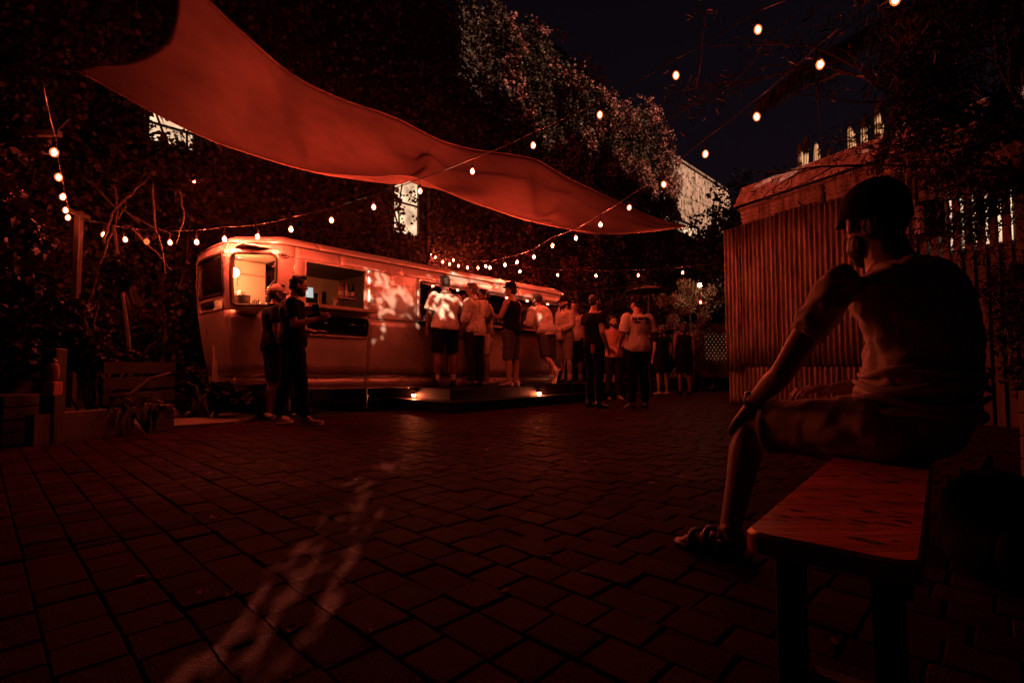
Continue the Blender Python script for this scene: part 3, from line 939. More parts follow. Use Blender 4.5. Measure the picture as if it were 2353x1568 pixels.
# its flowers are a part of their own
bou = bpy.data.objects['bougainvillea']
o0 = bou.location
pts = []
while len(pts) < 13000:
    s = random.uniform(7.2, 18.3); top = np.interp(s, SKY_S, SKY_Z) + .2
    z = random.uniform(1.5, top)
    if sheet_noise(s, z, .9, 21) < .05: continue
    th = .3 + .55 * max(0, sheet_noise(s, z, .55, 4.0) + .45)
    pts.append(TW(s, 3.36 - th * random.uniform(.7, 1.1), z) - o0)
leaves('flower', np.array([tuple(p) for p in pts]), .085, M['leaf_bract'], bou, 'stuff', out=-np.array(I), asp=.5, bias=.3)

# ------------------------------------------------------------------ shade sail
def sail():
    Lo = [(178, 162, 4.3), (345, 255, 4.75), (500, 330, 5.4), (700, 391, 6.3), (850, 408, 7.0), (945, 409, 7.5), (1050, 452, 8.1), (1200, 503, 9.2), (1330, 530, 10.2), (1430, 533, 11.2), (1575, 520, 12.3)]
    Up = [(420, -60, 4.9), (560, 75, 5.6), (700, 190, 6.6), (900, 285, 8.0), (1060, 340, 9.2), (1222, 364, 10.0), (1290, 398, 10.5), (1400, 452, 11.3), (1480, 488, 11.8), (1540, 511, 12.15), (1575, 519, 12.3)]
    L3 = np.array([tuple(at(*p)) for p in Lo]); U3 = np.array([tuple(at(*p)) for p in Up])
    tt = np.linspace(0, 1, len(L3))
    NVv, NW = 120, 30
    V = []; F = []
    base = at(900, 300, 7.5)
    def cr_(P, v):
        x = v * (len(P) - 1); i = min(int(x), len(P) - 2); f = x - i
        p0, p1, p2, p3 = P[max(i - 1, 0)], P[i], P[i + 1], P[min(i + 2, len(P) - 1)]
        return .5 * ((2 * p1) + (p2 - p0) * f + (2 * p0 - 5 * p1 + 4 * p2 - p3) * f * f + (-p0 + 3 * p1 - 3 * p2 + p3) * f ** 3)
    for i in range(NVv + 1):
        v = i / NVv
        for j in range(NW + 1):
            w = j / NW
            ve = v + .045 * math.sin(math.pi * w) * (1 - v) ** 4
            p = cr_(L3, ve) * (1 - w) + cr_(U3, ve) * w
            wd = np.linalg.norm(cr_(L3, ve) - cr_(U3, ve))
            sag = .13 * wd * math.sin(math.pi * w) * (.35 + .65 * math.sin(math.pi * min(1, ve * 1.05)))
            p = p - np.array([0, 0, sag])
            # slack folds running with the length and across at the middle ties
            fold = .012 * math.sin(w * 24 + 3 * math.sin(v * 5)) * math.exp(-((v - .42) / .22) ** 2)
            fold += .26 * math.exp(-(((v - .40) + .10 * (w - .5)) / .018) ** 2) * math.sin(math.pi * w)
            fold += .20 * math.exp(-(((v - .68) + .12 * (w - .5)) / .022) ** 2) * math.sin(math.pi * w)
            fold += .02 * math.sin(w * 40) * math.exp(-(v / .10) ** 2) * (w > .55)
            fold += .030 * math.sin(w * 17 + v * 3 + 1.5 * math.sin(v * 6)) * (.4 + .6 * w) + .05 * math.exp(-((w - .90 + .04 * math.sin(v * 9)) / .03) ** 2) - .05 * math.exp(-((w - .80 + .05 * math.sin(v * 7)) / .04) ** 2)
            fold += .10 * math.exp(-(((v - .22) - .16 * (w - .5)) / .05) ** 2) * w
            p = p + np.array([0, 0, fold]) + np.array([0, 0, .010 * noise.noise(Vector((v * 14, w * 5, 0)))])
            V.append(Vector(p) - base)
    n = len(V)
    for i in range(NVv):
        for j in range(NW):
            a = i * (NW + 1) + j
            F.append((a, a + NW + 1, a + NW + 2, a + 1))
    root = thing('shade_sail', 'huge rust red canvas shade sail sagging over the caravan from the upper left', 'shade sail', base)
    c = mesh_obj('canvas', V, F, M['sail'], root, smooth=True)
    so = c.modifiers.new('thick', 'SOLIDIFY'); so.thickness = .004
    for row_, nm in ((0, 'hem'), (NW, 'hem')):
        mb = MB(); mb.tube([V[i * (NW + 1) + row_] for i in range(0, NVv + 1, 2)], .012, 6)
        mb.obj(nm, M['sail'], root, smooth=True)
    # seams across the canvas
    for iv in (44, 78):
        mb = MB(); mb.tube([V[iv * (NW + 1) + j] - Vector((0, 0, .004)) for j in range(NW + 1)], .005, 5)
        mb.obj('seam', M['sail'], root)
    def rope(p, q, sagz=.1):
        mb = MB(); p = Vector(p); q = Vector(q)
        mb.tube([p.lerp(q, k / 10) - Vector((0, 0, sagz * math.sin(math.pi * k / 10))) for k in range(11)], .009, 5)
        mb.obj('rope', M['cable'], root)
    rope(V[-1], TW(20.2, 3.3, 6.9) - base, .1)
    rope(V[NVv * 0], at(40, 120, 5.0) - base, .05)
    rope(V[NW], at(455, -210, 5.4) - base, .02)
    rope(V[60 * (NW + 1) + NW], TW(11.5, 2.9, 6.3) - base, .05)
    return root
sail()

# ------------------------------------------------------------------ strings of bulbs
bulb_mb = MB()
bulb_mb.lathe((0, 0, 0), [(.003, -.080), (.013, -.074), (.021, -.058), (.022, -.045), (.018, -.030), (.008, -.018), (.004, -.012)], 10)
BULB_ME = bulb_mb.obj('bulb', M['bulb']); bm_ = BULB_ME.data; bpy.data.objects.remove(BULB_ME)
for p in bm_.polygons: p.use_smooth = True
sh_mb = MB(); sh_mb.lathe((0, 0, 0), [(.004, -.093), (.022, -.087), (.034, -.066), (.038, -.046), (.033, -.022), (.019, -.006), (.013, 0)], 12)
sho = sh_mb.obj('glass_shell', M['bulb_glass'], smooth=True); SHELL = sho.data; bpy.data.objects.remove(sho)
sock = MB(); sock.lathe((0, 0, 0), [(.013, -.002), (.017, .004), (.017, .05), (.010, .062), (.006, .065)], 8)
sk = sock.obj('socket', M['rubber']); sk_ = sk.data; bpy.data.objects.remove(sk)
BULB_DATA = {}
for k_ in ('bulb_mid', 'bulb_soft', 'bulb_low'):
    BULB_DATA[k_] = bm_.copy(); BULB_DATA[k_].materials[0] = M[k_]
def string_light(label, bulbs, ends, drop=.05, unlit=(), group='strings of bulbs over the square', r=.006, power=None):
    P = [at(*b) for b in bulbs]
    base = P[0] + Vector((0, 0, .1))
    root = thing('string_light', label, 'string lights', base, 0, group)
    tops = [p + Vector((0, 0, .045 + .065 + drop)) for p in P]
    path = [Vector(e) for e in ends[0]] + tops + [Vector(e) for e in ends[1]]
    fine = []
    for a, b in zip(path[:-1], path[1:]):
        L = (b - a).length
        for k in range(6):
            fine.append(a.lerp(b, k / 6) - Vector((0, 0, .012 * L * math.sin(math.pi * k / 6))) - base)
    fine.append(path[-1] - base)
    mb = MB(); mb.tube(fine, r, 6)
    mb.obj('cable', M['cable'], root, smooth=True)
    for i, (p, t) in enumerate(zip(P, tops)):
        o = bpy.data.objects.new('bulb', bm_); o.location = p + Vector((0, 0, .045)) - base; o.scale = (.84, .84, .84)
        o.rotation_euler = (random.uniform(-.12, .12), random.uniform(-.12, .12), random.uniform(0, 6))
        link(o, root)
        if power and power(i) != 'bulb':
            o.data = BULB_DATA[power(i)]
        if i in unlit:
            o.data = bm_.copy(); o.data.materials[0] = M['drink']; o['label'] = 'unlit bulb'
        g_ = bpy.data.objects.new('glass_shell', SHELL); link(g_, o)
        s = bpy.data.objects.new('socket', sk_); s.location = (0, 0, 0); link(s, o)
        if drop > .02:
            mb = MB(); mb.tube([p + Vector((0, 0, .10)) - base, t - base], .0035, 5); mb.obj('drop_wire', M['cable'], root)
    return root
A_ = [(238, 540, 6.8), (287, 551, 6.75), (337, 556, 6.7), (390, 558, 6.68), (451, 557, 6.64), (515, 550, 6.56), (592, 545, 6.5), (668, 528, 6.42), (761, 507, 6.35), (858, 477, 6.35), (965, 440, 6.4), (1085, 395, 6.4), (1225, 335, 5.9), (1378, 265, 5.3), (1552, 175, 4.75), (1740, 70, 4.2)]
string_light('longest string of bulbs, passing above the caravan nose and in front of the sail', A_, ([at(160, 500, 6.7)], [at(1960, -70, 3.5), at(2250, -260, 3.2)]), .055, unlit=(2,), power=lambda i: 'bulb_low' if i > 12 else {3: 'bulb_soft', 4: 'bulb', 5: 'bulb', 6: 'bulb', 7: 'bulb_mid', 8: 'bulb_soft', 11: 'bulb_mid'}.get(i, 'bulb_soft'))
B_ = [(2055, 2, 3.3), (1885, 150, 3.9), (1737, 270, 4.6), (1621, 355, 5.2), (1524, 425, 6.0), (1446, 478, 6.7), (1379, 517, 7.5), (1323, 548, 8.2), (1269, 565, 9.0), (1226, 591, 9.7), (1188, 603, 10.4), (1160, 609, 11.0), (1125, 615, 11.6), (1098, 616, 12.0), (1074, 615, 12.3), (1041, 598, 12.6)]
string_light('string of bulbs descending from the palm frond past the tip of the sail', B_, ([at(2300, -200, 3.0)], [at(1012, 575, 12.9)]), .055, power=lambda i: 'bulb_low' if i < 6 else ('bulb_mid' if i < 8 else ('bulb' if i < 11 else ('bulb_mid' if i < 13 else 'bulb_soft'))))
C_ = [(125, 352, 4.2), (134, 409, 4.8), (145, 454, 5.5), (151, 484, 6.1), (157, 501, 6.5)]
string_light('short string of five bulbs hanging one below another at the far left', C_, ([at(95, 180, 3.3)], [at(160, 500, 6.7)]), .03, power=lambda i: 'bulb_low' if i < 2 else 'bulb_soft')
D_ = [(990, 583, 12.8), (1000, 591, 12.8), (1017, 602, 12.7), (1033, 607, 12.6), (1053, 611, 12.5), (1116, 612, 12.4), (1195, 624, 12.4), (1281, 632, 12.4), (1369, 634, 12.3), (1466, 633, 12.2), (1568, 627, 12.0)]
string_light('lowest string of bulbs running behind the caravan roof and over the standing crowd', D_, ([at(975, 570, 13.0)], [at(1665, 600, 11.5)]), .03, power=lambda i: 'bulb_soft' if i < 5 else 'bulb_mid')

# ------------------------------------------------------------------ corrugated shed on the right
SD = Vector((.442, -.897, 0)); SB = Vector((.897, .442, 0))       # along its front wall, and back
SO = Vector((3.97, 9.47, 0))
shed = thing('shed', 'rusty corrugated iron shed on the right behind the seated man', 'shed', SO)
def sp_(a, b, z): return SD * a + SB * b + Vector((0, 0, z))
def corrugated(name, a0, a1, z0f, z1f, m, b=0.0, pitch=.085, amp=.022, jitter=.004, lap=0.0):
    n = int((a1 - a0) / pitch * 6)
    V = []; F = []
    dz = random.uniform(-.02, .02); tw = random.uniform(-jitter, jitter) * 3
    nz = 6
    for i in range(n + 1):
        a = a0 + (a1 - a0) * i / n
        for j in range(nz + 1):
            z = z0f(a) + (z1f(a) + dz - z0f(a)) * j / nz
            dent = .012 * noise.noise(Vector((a * 2.2, z * 1.4, a0)))
            bb = b + amp * math.cos(a / pitch * 2 * math.pi) + tw * (i / n - .5) + dent - lap
            V.append(sp_(a, bb, z))
    for i in range(n):
        for j in range(nz):
            q = i * (nz + 1) + j
            F.append((q, q + nz + 1, q + nz + 2, q + 1))
    o = mesh_obj(name, V, F, m, shed, smooth=True)
    so = o.modifiers.new('thick', 'SOLIDIFY'); so.thickness = .003
    return o
WZ = lambda a: 3.20
a = 0.0
widths = [.36, .68, .70, .66, .68]
for i, w in enumerate(widths):
    if i == 0: corrugated('wall_sheet', 0, w, lambda a: .62, lambda a: 3.22, M['iron'], b=-.02, lap=.02)
    else:
        corrugated('wall_sheet', a, a + w + .03, lambda a: .70, lambda a: 3.20 + .04 * ((i * 7) % 3), M['iron'], lap=.006 * (i % 2))
    a += w
a = 0.0
for i, w in enumerate(widths):
    corrugated('base_sheet', a, a + w + .02, lambda a: .01, lambda a: .74, M['iron'], b=.035, lap=.004 * (i % 2)); a += w
# backing frame so the shed is closed
def sbox(name, a0, a1, b0, b1, z0, z1, m, parent=None, org=None):
    V = [sp_(A, B, z) for z in (z0, z1) for B in (b0, b1) for A in (a0, a1)]
    return mesh_obj(name, V, [(0, 1, 3, 2), (4, 6, 7, 5), (0, 4, 5, 1), (2, 3, 7, 6), (0, 2, 6, 4), (1, 5, 7, 3)], m, parent or shed)
sbox('wall', .22, 3.05, .36, 1.0, 0, 3.6, M['wood_dark'])
sbox('corner_post', -.01, .07, .06, .14, 0, 3.16, M['wood_dark'])
# fascia sheets (ribs run lengthways) and the pale roof edge above them
def ribbed_strip(name, a0, a1, b0, z0, b1, z1, m, ribs=7, amp=.016):
    V = []; F = []; na = 14; nr = ribs * 6
    for i in range(na + 1):
        a = a0 + (a1 - a0) * i / na
        for j in range(nr + 1):
            f = j / nr
            bump = amp * math.cos(f * ribs * 2 * math.pi) + .012 * noise.noise(Vector((a * 1.5, f * 2, z0)))
            z = z0 + (z1 - z0) * f + .004 * noise.noise(Vector((a * .8, 4, z1)))
            V.append(sp_(a, b0 + (b1 - b0) * f - bump, z))
    for i in range(na):
        for j in range(nr):
            q = i * (nr + 1) + j; F.append((q, q + nr + 1, q + nr + 2, q + 1))
    o = mesh_obj(name, V, F, m, shed, smooth=True)
    so = o.modifiers.new('thick', 'SOLIDIFY'); so.thickness = .003
    return o
ribbed_strip('fascia_sheet', .20, 1.75, .26, 3.16, .20, 3.62, M['iron'], 6)
ribbed_strip('fascia_sheet', 1.78, 4.4, .25, 3.16, .19, 3.62, M['iron'], 6)
for a0, a1 in ((.12, 1.3), (1.26, 2.45), (2.42, 3.5), (3.46, 4.6)):
    ribbed_strip('roof_sheet', a0, a1, .10 + random.uniform(0, .01), 3.64, .36, 4.05, M['roof_iron'], 9)
sbox('roof_deck', .1, 4.7, .37, 3.4, 3.92, 3.98, M['wood_dark'])
sbox('eave_board', .14, 4.6, .20, .24, 3.58, 3.625, M['wood'])
cab = MB(); cab.tube([SO + sp_(.18, .1, 3.3), SO + sp_(.05, -.4, 3.6), at(1545, 440, 16)], .006, 5)
tag(cab.obj('overhead_cable', M['cable']), 'thin dark cable running from the shed corner up across the sky', 'cable')

# slatted screen with a lit wall behind it, right of the seated man's head
scr = thing('slatted_screen', 'tall picket screen with bright light showing between its slats on the right', 'fence', SO + sp_(3.12, 0, 0))
so_ = sp_(3.12, 0, 0)
for i in range(13):
    a0 = 3.14 + i * .118
    V = [sp_(A, B, z) - so_ for z in (0, 3.12 + random.uniform(-.03, .03)) for B in (.0, .025) for A in (a0, a0 + .078)]
    mesh_obj('slat', V, [(0, 1, 3, 2), (4, 6, 7, 5), (0, 4, 5, 1), (2, 3, 7, 6), (0, 2, 6, 4), (1, 5, 7, 3)], M['wood'], scr)
for z in (.5, 2.0):
    V = [sp_(A, B, zz) - so_ for zz in (z, z + .08) for B in (.027, .065) for A in (3.12, 4.7)]
    mesh_obj('rail', V, [(0, 1, 3, 2), (4, 6, 7, 5), (0, 4, 5, 1), (2, 3, 7, 6), (0, 2, 6, 4), (1, 5, 7, 3)], M['wood'], scr)
# the neighbouring hut with its lit window
hut = thing('hut', 'neighbouring hut whose lit window glows through the picket screen', 'hut', SO + sp_(3.0, 1.3, 0))
ho = sp_(3.0, 1.3, 0)
def hbox(name, a0, a1, b0, b1, z0, z1, m):
    V = [sp_(A, B, z) - ho for z in (z0, z1) for B in (b0, b1) for A in (a0, a1)]
    return mesh_obj(name, V, [(0, 1, 3, 2), (4, 6, 7, 5), (0, 4, 5, 1), (2, 3, 7, 6), (0, 2, 6, 4), (1, 5, 7, 3)], m, hut)
hbox('wall', 1.9, 7, 1.35, 3, 0, 3.9, M['brick'])
hbox('window', 2.35, 3.6, 1.30, 1.345, 2.40, 3.12, M['lit_pane'])
# black cylindrical lamp housing with its bracket on the shed wall
lp = at(2133, 505, 5.75)
lamp = thing('wall_lamp', 'unlit black cylindrical lamp housing on a curved bracket right of the seated man', 'lamp', lp)
mb = MB(); mb.lathe((0, 0, 0), [(.12, -.19), (.15, -.17), (.15, .15), (.13, .20), (.05, .22)], 20); mb.obj('housing', M['leather'], lamp, smooth=False)
mb = MB(); mb.tube([(.05, 0, .21), (.16, .02, .26), (.27, .05, .22), (.31, .08, .10), (.28, .14, .0)], .012, 6); mb.obj('bracket', M['black'], lamp)

# ------------------------------------------------------------------ terrace behind the shed with cacti and hedges
ter = MB(); ter.add([SO + sp_(-.2, 3.5, 3.5), SO + sp_(12, 3.5, 3.5), SO + sp_(12, 16, 4.6), SO + sp_(-.2, 16, 4.6), SO + sp_(-.2, 3.5, -.1), SO + sp_(12, 3.5, -.1), SO + sp_(12, 16, -.1), SO + sp_(-.2, 16, -.1)],
                     [(0, 1, 2, 3), (0, 4, 5, 1), (1, 5, 6, 2), (2, 6, 7, 3), (3, 7, 4, 0)])
tag(ter.obj('terrace', M['ground']), kind='structure')
def cactus(label, base, cols, group='columnar cacti above the shed roof'):
    root = thing('cactus', label, 'cactus', base, 0, group)
    for (dx, dy, h, r, lean) in cols:
        mb = MB(); nseg = 16; P = []; V = []; F = []
        hs = [0, .15, .35, .55, .75, .9, .97, 1.0]; rs = [.85, 1, 1.03, 1, .95, .8, .5, .12]
        for k, (f, q) in enumerate(zip(hs, rs)):
            for i in range(nseg):
                rr = r * .72 * q * (1 + (.16 if i % 2 == 0 else -.14))
                V.append(Vector((dx + lean * f * h + rr * math.cos(2 * math.pi * i / nseg), dy + rr * math.sin(2 * math.pi * i / nseg), f * h)))
        for k in range(len(hs) - 1):
            for i in range(nseg):
                F.append((k * nseg + i, k * nseg + (i + 1) % nseg, (k + 1) * nseg + (i + 1) % nseg, (k + 1) * nseg + i))
        F.append(tuple((len(hs) - 1) * nseg + i for i in range(nseg)))
        mesh_obj('stem', V, F, M['cactus'], root, smooth=False)
    return root
def cbase(x, y, Y): return at(x, y, Y)
b = cbase(1868, 398, 10.8)
cactus('group of five short cactus columns left of the taller ones above the shed roof', b, [(-.27, 0, 0.66, .06, .0), (-.13, .1, 0.86, .07, .08), (.02, -.05, 0.64, .055, .05), (.15, .1, 0.68, .06, .04), (.30, 0, 0.58, .055, .14)])
b = cbase(1985, 382, 10.2)
cactus('tall pair of cactus columns in the middle above the shed roof', b, [(-.26, 0, 0.88, .07, 0), (-.14, .1, 0.78, .06, 0), (0, 0, 1.01, .075, .02), (.12, .1, 1.11, .08, .02)])
b = cbase(2030, 366, 10.0)
cactus('tallest branching cactus cluster beside the palm fronds above the shed roof', b, [(-.1, 0, 1.11, .07, 0), (.02, .12, 1.34, .075, .02), (.14, 0, 1.01, .06, .05), (.25, .1, 0.91, .06, .1), (.34, 0, 0.76, .055, .15)])
b = cbase(2120, 346, 9.4)
cactus('low spreading cactus cluster furthest right above the shed roof', b, [(-.25, 0, 0.51, .05, -.1), (-.12, .1, 0.61, .05, 0), (0, 0, 0.54, .05, .1), (.12, .1, 0.58, .05, .2), (.25, 0, 0.61, .05, .35)])

def shrub(name, label, base, crowns, n, size, m, cat, trunk=None, branches=10, asp=.4, group=None, branch_m='bark'):
    """crowns: list of (dx, dy, z, rx, ry, rz)"""
    root = thing(name, label, cat, base, 0, group)
    C = []; R = []
    for (dx, dy, z, rx, ry, rz) in crowns:
        k = max(3, int(14 * rx * ry * rz / .3) if rx * ry * rz > .1 else 5)
        k = min(k, 46)
        for _ in range(k):
            v = rng.normal(size=3); v /= np.linalg.norm(v); v *= rng.uniform(.45, 1.0)
            C.append((dx + v[0] * rx, dy + v[1] * ry, z + v[2] * rz)); R.append(rng.uniform(.22, .42) * (rx * ry * rz) ** (1 / 3))
    tot = sum(r * r for r in R)
    pts = np.concatenate([np.asarray(c) + (lambda v: v / np.linalg.norm(v, axis=1, keepdims=True) * r * rng.uniform(.5, 1, size=(len(v), 1)))(rng.normal(size=(max(4, int(n * r * r / tot)), 3))) for c, r in zip(C, R)])
    pts[:, 2] = np.maximum(pts[:, 2], .03)
    leaves('foliage', pts, size, m, root, 'stuff', asp=asp)
    mb = MB()
    tr = trunk or .06
    top = max(c[2] for c in C)
    for k in range(branches):
        e = Vector(random.choice(C)); s0 = Vector((random.uniform(-.15, .15), random.uniform(-.15, .15), 0))
        mid = s0.lerp(e, .5) + Vector((random.uniform(-.2, .2), random.uniform(-.2, .2), .2))
        P = [s0, s0.lerp(mid, .5) + Vector((random.uniform(-.06, .06), random.uniform(-.06, .06), 0)), mid, mid.lerp(e, .5) + Vector((random.uniform(-.08, .08), 0, .06)), e]
        r0 = tr * random.uniform(.35, .8)
        mb.tube(P, [r0, r0 * .8, r0 * .6, r0 * .4, r0 * .15], 6)
    mb.tube([(0, 0, -.1), (.02, 0, top * .25), (0, .03, top * .5)], [tr, tr * .85, tr * .6], 8)
    mb.obj('trunk', M[branch_m], root, smooth=True)
    return root
# dark trees behind the shed against the sky
shrub('tree', 'dark bushy tree left of the cacti above the shed roof', SO + sp_(1.2, 4.6, 3.5), [(0, 0, .95, 1.0, .8, .75), (-.9, .6, .6, .8, .7, .6), (.9, -.3, 1.15, .8, .7, .7)], 5200, .10, M['leaf_dark'], 'tree')
shrub('tree', 'low dark tree between the barn end and the shed roof', Vector((8.3, 17.5, 0)), [(-.4, 0, 5.0, 1.5, 1.2, 2.2), (-1.6, .6, 3.6, 1.4, 1.2, 2.2), (.9, 0, 5.6, 1.2, 1.2, 1.8)], 9000, .14, M['leaf_dark'], 'tree', trunk=.14)
shrub('tree', 'dark tree overlapping the lower right of the bare barn wall', Vector((6.6, 16.2, 0)), [(0, 0, 3.2, 1.2, 1.0, 1.9), (-1.3, .4, 2.6, 1.1, 1, 1.6), (.5, .3, 4.9, .8, .8, 1.1)], 9000, .12, M['leaf_dark'], 'tree', trunk=.12)
# hedge behind the queue and the flood lit shrub
shrub('hedge', 'dark hedge behind the standing crowd under the lowest bulbs', Vector((3.0, 15.4, 0)), [(-2.2, -.6, 1.6, 1.4, .7, 1.7), (-.6, 0, 1.8, 1.4, .7, 1.9), (.8, 0, 1.6, 1.2, .7, 1.7), (2.2, .3, 1.4, 1.2, .7, 1.5), (3.3, .3, 1.3, 1.0, .7, 1.4)], 26000, .11, M['leaf_ivy'], 'hedge', branches=24)
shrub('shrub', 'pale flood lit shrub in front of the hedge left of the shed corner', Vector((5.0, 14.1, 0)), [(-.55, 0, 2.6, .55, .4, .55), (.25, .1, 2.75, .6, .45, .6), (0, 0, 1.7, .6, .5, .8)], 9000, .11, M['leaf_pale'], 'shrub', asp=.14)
fl_p = at(1607, 655, 13.3)
fd = thing('flood_lamp', 'bright small flood lamp glowing inside the pale shrub near the shed', 'lamp', fl_p)
mb = MB(); mb.ball((0, 0, 0), .045, None, 12, 8); mb.obj('bulb', M['flood'], fd)
mb = MB(); mb.tube([(0, .02, -.05), (0, .05, -.4), (0, .03, -fl_p.z)], .018, 6); mb.obj('stake', M['black'], fd)
for x, y, Y, nm in ((1609, 694, 12.6, 'small lone lamp low between the hedge and the shed corner'), (445, 418, 8.6, 'tiny lone lamp on the dark barn wall left of the caravan')):
    p = at(x, y, Y); l = thing('small_lamp', nm, 'lamp', p)
    mb = MB(); mb.ball((0, 0, 0), (.022, .022, .03), None, 10, 7); mb.obj('bulb', M['pinlamp'], l)
    mb = MB(); mb.tube([(0, .01, .02), (0, .04, .25)], .01, 5); mb.obj('bracket', M['black'], l)
# lattice with light behind it
lat = at(2215 * .735, 1050 * .735, 14.6)
lt = thing('lattice_screen', 'small lattice screen with dots of light showing through beside the shed corner', 'screen', Vector((6.0, 14.9, 0)))
for k in range(-8, 9):
    for sgn in (-1, 1):
        mb = MB(); x0 = k * .11
        mb.box((x0, .012 * sgn, 1.15), (.055, .010, 1.9), Matrix.Rotation(sgn * .6, 3, 'Y'))
        mb.obj('slat', M['wood'], lt)
mb = MB(); mb.box((0, .18, 1.25), (.62, .02, .80)); mb.obj('lit_panel', M['dim_pane'], lt)
# dark umbrella over the far right of the crowd
um = thing('umbrella', 'large dark patio umbrella over the crowd between the caravan and the shed', 'umbrella', Vector((4.1, 11.6, 0)))
ap = at(1490, 655, 11.6)
um.location = (ap.x, ap.y, 0)
zt = ap.z
R_ = .55
V = [(0, 0, zt)] + [(R_ * math.cos(math.radians(k * 45 + 10)), R_ * math.sin(math.radians(k * 45 + 10)), zt - .13) for k in range(8)] + [(R_ * .5 * math.cos(math.radians(k * 45 + 10)), R_ * .5 * math.sin(math.radians(k * 45 + 10)), zt - .075) for k in range(8)]
F = [(0, 9 + k, 9 + (k + 1) % 8) for k in range(8)] + [(9 + k, 1 + k, 1 + (k + 1) % 8, 9 + (k + 1) % 8) for k in range(8)]
c = mesh_obj('canopy', V, F, M['khaki'], um); so = c.modifiers.new('t', 'SOLIDIFY'); so.thickness = .006
for k in range(8):
    mb = MB(); mb.tube([(0, 0, zt - .05), V[9 + k], V[1 + k]], .012, 5); mb.obj('rib', M['wood_dark'], um)
mb = MB(); mb.tube([(0, 0, 0), (0, 0, zt)], .024, 8); mb.obj('pole', M['wood_dark'], um)
cb_ = MB(); q0 = TWt(6.35, .2, 2.46); q1 = at(1490, 652, 11.6)
cb_.tube([q0.lerp(q1, k / 8) - Vector((0, 0, .04 * math.sin(math.pi * k / 8))) for k in range(9)], .012, 6)
tag(cb_.obj('guy_cable', M['cable']), 'cable stretched from the caravan roof end to the umbrella top', 'cable')

# ------------------------------------------------------------------ left side: planter, plants, posts
pl = thing('planter', 'low concrete planter wall at the left edge of the square', 'planter', Vector((-4.2, 5.2, 0)))
p0, p1, p2 = Vector((-4.26, 4.55, 0)), Vector((-3.80, 5.72, 0)), Vector((-4.9, 6.3, 0))
mb = MB(); bar_between(mb, p0 - pl.location + Vector((0, 0, .13)), p1 - pl.location + Vector((0, 0, .13)), .14, .28); mb.obj('front_wall', M['concrete'], pl)
mb = MB(); bar_between(mb, p1 - pl.location + Vector((-.07, .03, .128)), p2 - pl.location + Vector((0, 0, .128)), .13, .276); mb.obj('side_wall', M['concrete'], pl)
mb = MB(); mb.box((-.95, .35, .10), (1.7, 1.3, .2)); mb.obj('soil', M['ground'], pl)
mb = MB(); mb.box(Vector((-4.20, 4.70, .43)) - pl.location, (.14, .12, .86), None, .01); mb.obj('post', M['wood_dark'], pl)
for k in range(3):
    mb = MB(); bar_between(mb, Vector((-4.15, 5.2, .36 + k * .16)) - pl.location, Vector((-3.95, 6.0, .36 + k * .16)) - pl.location, .03, .12); mb.obj('board', M['wood_dark'], pl)
slab = MB(); slab.prism([(-3.80, 5.76), (-3.35, 6.22), (-3.55, 7.1), (-5.2, 7.9), (-5.0, 6.4)], -.02, .03)
tag(slab.obj('pavement', M['concrete']), kind='structure')
# lantern on a dark box
mb = MB(); bx_ = thing('crate', 'dark wooden crate under the lantern at the far left', 'crate', Vector((-4.62, 4.62, 0)))
for z in (.06, .17, .28, .39):
    mb = MB(); mb.box((0, 0, z), (.52, .42, .10), None, .006); mb.obj('plank', M['wood_dark'], bx_)
lnp = at(118, 905, 4.5)
ln_ = thing('lantern', 'small glass lantern with a labelled base on the dark crate', 'lantern', Vector((lnp.x, lnp.y, .44)))
mb = MB(); mb.box((0, 0, .06), (.12, .10, .12), None, .012); mb.obj('base', M['red_shirt'], ln_)
mb = MB(); mb.box((0, -.0525, .06), (.07, .004, .06)); mb.obj('base_label', M['paper'], ln_)
mb = MB(); mb.lathe((0, 0, .12), [(.03, 0), (.05, .03), (.055, .09), (.045, .15), (.025, .17)], 14); mb.obj('globe', M['drink'], ln_, smooth=True)
mb = MB(); mb.lathe((0, 0, .29), [(.03, 0), (.04, .01), (.012, .04)], 12); mb.obj('cap', M['black'], ln_)
mb = MB(); mb.lathe((0, 0, 0), [(.03, 0), (.032, .01), (.032, .17), (.012, .22), (.012, .27)], 12)
bt_ = thing('bottle', 'tall bottle with a red cap standing on the paving behind the man in black', 'bottle', gnd(711, 942))
mb.obj('glass_body', M['bottle'], bt_, smooth=True)
mb = MB(); mb.lathe((0, 0, .272), [(.015, 0), (.015, .03)], 10); mb.obj('cap', M['red_shirt'], bt_)

shrub('shrub', 'dark bush at the foot of the caravan nose', Vector((-4.05, 6.75, .03)), [(0, 0, .42, .48, .35, .34), (.45, -.05, .30, .32, .3, .26), (-.4, .1, .35, .35, .3, .3)], 5200, .07, M['leaf_tree'], 'shrub', trunk=.03)
shrub('tree', 'broad dark leafy tree filling the left edge behind the bulbs', Vector((-7.5, 7.3, 0)), [(0, 0, 2.6, 1.3, 1.0, 1.5), (.7, .3, 1.5, .9, .8, 1.0), (-.6, -.6, 4.2, 1.3, 1.1, 1.4)], 20000, .08, M['leaf_tree'], 'tree', trunk=.12, branches=22)
shrub('tree', 'large leaved tree nearest the viewer at the left edge', Vector((-5.3, 4.7, 0)), [(0, 0, 1.7, .75, .6, .8), (-.4, .3, 2.9, .8, .7, .8), (.1, .3, .9, .5, .5, .5)], 9000, .095, M['leaf_tree'], 'tree', trunk=.09, branches=12)
shrub('shrub', 'tall twiggy shrub growing in the planter under the strings of bulbs', Vector((-4.65, 5.7, .2)), [(0, 0, 1.0, .6, .5, .65), (.15, .3, .65, .5, .4, .5)], 5000, .062, M['leaf_tree'], 'shrub', trunk=.03, branches=12)
